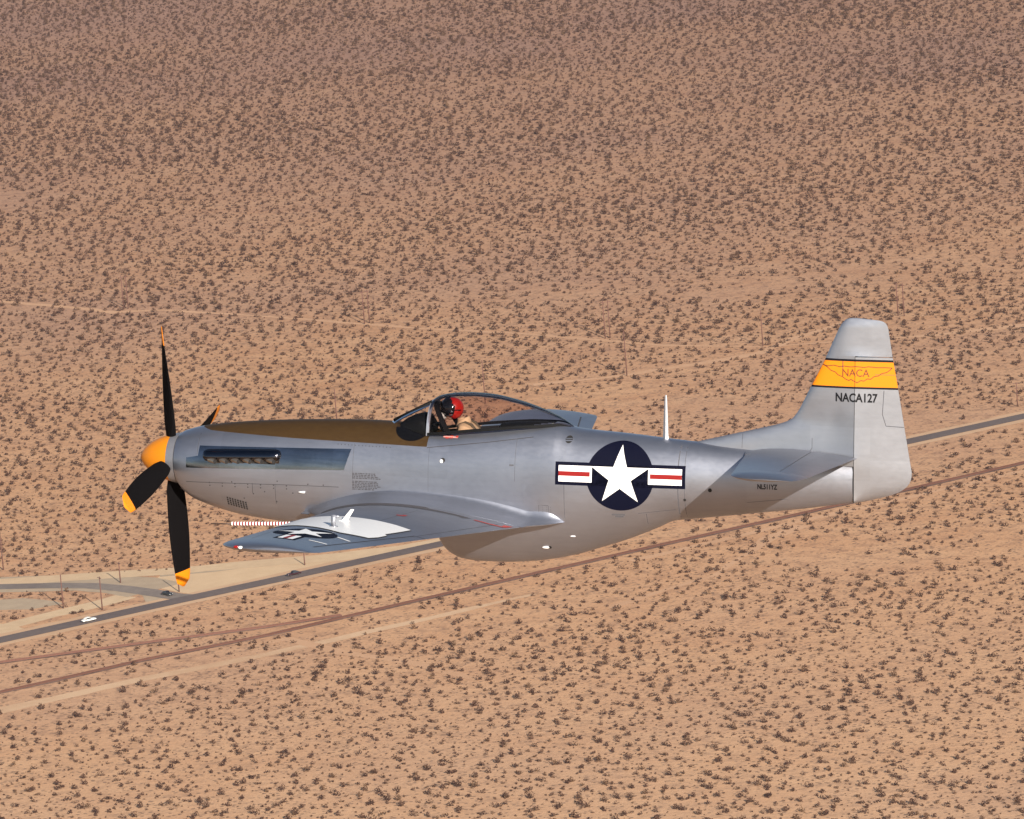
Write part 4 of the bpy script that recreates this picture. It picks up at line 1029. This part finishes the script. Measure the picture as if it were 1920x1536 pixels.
for px, py, px2, py2, h, lab in ((232, 579.5, 240.5, 579, 15.5, 'twin-pole pylon in the far scrub at the left'), (683.5, 608, 693, 606, 15.0, 'twin-pole pylon in the far scrub above the cowling'),
        (1135, 635, 1144, 634, 16.5, 'twin-pole pylon on the pale track above the fuselage'), (1684, 592, 1695.5, 593, 14.2, 'twin-pole pylon right of the tail fin tip')):
    a, b = gpt(px, py), gpt(px2, py2); c = (a + b) / 2
    root = empty('power_pylon', (c.x, c.y, 0)); tag(root, lab, 'power pylon', 'twin-pole power pylons crossing the far desert')
    d = b - a
    for q in (-1, 1): bm = bmesh.new(); add_tube(bm, (d.x / 2 * q, d.y / 2 * q, -.5), (d.x / 2 * q, d.y / 2 * q, h), .25, .18, 10); obj('pole', bm, m_wood, root)
    bm = bmesh.new(); ang = math.atan2(d.y, d.x)
    add_box(bm, (0, 0, 0), (d.length + 2.4, .16, .22), Matrix.Translation((0, 0, h - .8)) @ Matrix.Rotation(ang, 4, 'Z')); obj('crossarm', bm, m_wood, root, smooth=False)

m_tyre = mat('tyre', (.015, .015, .015), .8); m_chr = mat('chrome', (.6, .6, .62), .15, 1.0); m_cgl = mat('car_glass', (.03, .035, .04), .08); m_hl = mat('headlamp_glass', (.7, .7, .68), .1)
def car(p, rz, L, Hh, body_m, roof_m, label, kind='sedan', z=.21):
    root = empty('car', (p.x, p.y, z), rz); tag(root, label, 'car', 'cars on the roads')
    W_ = 1.85
    # side profile (x forward, z): lower body with long hood, rounded fenders and tail
    if kind == 'sedan':
        prof = [(-.50, .42, .66), (-.485, .30, .80), (-.42, .26, .90), (-.30, .25, .95), (-.10, .25, .98), (.10, .25, .99), (.22, .25, .98), (.36, .26, .94), (.46, .28, .86), (.495, .36, .72), (.50, .42, .62)]
        gh = [(-.33, .95, .96), (-.25, .96, 1.26), (-.16, .98, 1.50), (-.02, .99, 1.55), (.07, .99, 1.50), (.17, .98, 1.05)]
    else:
        prof = [(-.50, .40, .60), (-.47, .28, .84), (-.38, .25, .98), (-.25, .25, 1.02), (0, .25, 1.02), (.18, .25, 1.0), (.34, .26, .97), (.45, .28, .92), (.49, .34, .80), (.50, .42, .62)]
        gh = [(-.40, .95, .96), (-.30, .99, 1.28), (-.16, 1.0, 1.56), (0, 1.0, 1.62), (.08, 1.0, 1.55), (.15, 1.0, 1.05)]
    bm = bmesh.new(); rings = []
    for x, zb, zt in prof:
        e = 1 - max(0, abs(x) - .36) * 1.1; w_ = W_ / 2 * e; n = 20
        rings.append([(x * L, w_ * math.copysign(abs(math.cos(2*math.pi*k/n)) ** .5, math.cos(2*math.pi*k/n)), (zb + zt) / 2 + (zt - zb) / 2 * math.copysign(abs(math.sin(2*math.pi*k/n)) ** .6, math.sin(2*math.pi*k/n))) for k in range(n)])
    loft(bm, rings, caps=(True, True)); fixn(bm); bd = obj('body', bm, body_m, root, sharp=60)
    def green(inset, top, bot):
        bm = bmesh.new(); rr3 = []
        for x, z0, z1 in gh:
            zt = z0 + (z1 - z0) * top; zb_ = z0 + (z1 - z0) * bot if bot else z0 - .06
            t = (z1 - .95) / .6
            rr3.append([(x * L, s_ * (W_ / 2 - .10 - .20 * q) , z) for s_, q, z in ((-1, 0 if not bot else .8 * t, zb_), (-1, max(t, 0), zt), (-.55, max(t, 0), zt + .02 * t), (.55, max(t, 0), zt + .02 * t), (1, max(t, 0), zt), (1, 0 if not bot else .8 * t, zb_))])
        loft(bm, rr3, caps=(True, True)); fixn(bm); return bm
    obj('windows', green(0, .86, 0), m_cgl, bd, sharp=40)
    bm = green(0, 1.0, .80); obj('roof', bm, roof_m, bd, sharp=50)
    for x in (-.30, .32):
        for s in (-1, 1):
            bm = bmesh.new(); add_tube(bm, (x * L, s * .66, .34), (x * L, s * .90, .34), .34, .34, 20); wh = obj('wheel', bm, m_tyre, root, sharp=40)
            bm = bmesh.new(); add_tube(bm, (x * L, s * .89, .34), (x * L, s * .915, .34), .19, .16, 16); obj('hubcap', bm, m_chr, wh, sharp=40)
    for x, nm in ((.502, 'front_bumper'), (-.502, 'rear_bumper')):
        bm = bmesh.new(); add_box(bm, (x * L, 0, .46), (.12, W_ * .9, .16)); bmesh.ops.bevel(bm, geom=bm.edges[:], offset=.04, segments=2, affect='EDGES'); obj(nm, bm, m_chr, root)
    for s in (-1, 1):
        bm = bmesh.new(); add_sphere(bm, (.485 * L, s * .66, .72), (.06, .12, .12), seg=12); obj('headlight', bm, m_hl, root)
        bm = bmesh.new(); add_sphere(bm, (-.487 * L, s * .66, .76), (.05, .09, .11), seg=12); obj('tail_light', bm, M['lensred'], root)
    return root
cw = mat('cream_white_paint', (.80, .78, .72), .3); cdk = mat('black_car_paint', (.012, .010, .012), .22); cmr = mat('maroon_car_paint', (.030, .007, .009), .3); cbl = mat('dark_green_car_paint', (.018, .02, .018), .25)
nrm = Vector((-math.sin(road_h), math.cos(road_h), 0))
car(gpt(166.5, 1166), road_h, 5.3, 1.5, cw, cw, 'white car driving on the highway at the lower left')
car(gpt(551, 1079.5), road_h + math.pi, 5.6, 1.6, cmr, cdk, 'dark maroon car on the highway below the near wing', 'wagon')
pa, pb = gpt(300, 1113.5), gpt(325, 1118); car(gpt(313.5, 1117), math.atan2(pb.y - pa.y, pb.x - pa.x), 4.9, 1.6, cbl, cdk, 'dark car on the side road waiting near the highway junction', 'wagon', .16)

# ------------------------------------------------------------------ desert haze
bm = bmesh.new(); add_box(bm, (0, 0, (H + 12 - 1) / 2), (61000, 61000, H + 12 + 1))
mh = bpy.data.materials.new('haze'); mh.use_nodes = True; mh.node_tree.nodes.clear()
g = NG(mh); pv = g.new('ShaderNodeVolumePrincipled'); pv.inputs['Color'].default_value = (.86, .80, .84, 1); pv.inputs['Density'].default_value = 0.000026; pv.inputs['Anisotropy'].default_value = 0.2
g.link(pv.outputs[0], g.new('ShaderNodeOutputMaterial').inputs['Volume'])
hz = obj('haze', bm, mh, smooth=False); tag(hz, 'thin dusty haze over the desert', 'haze', kind='stuff')
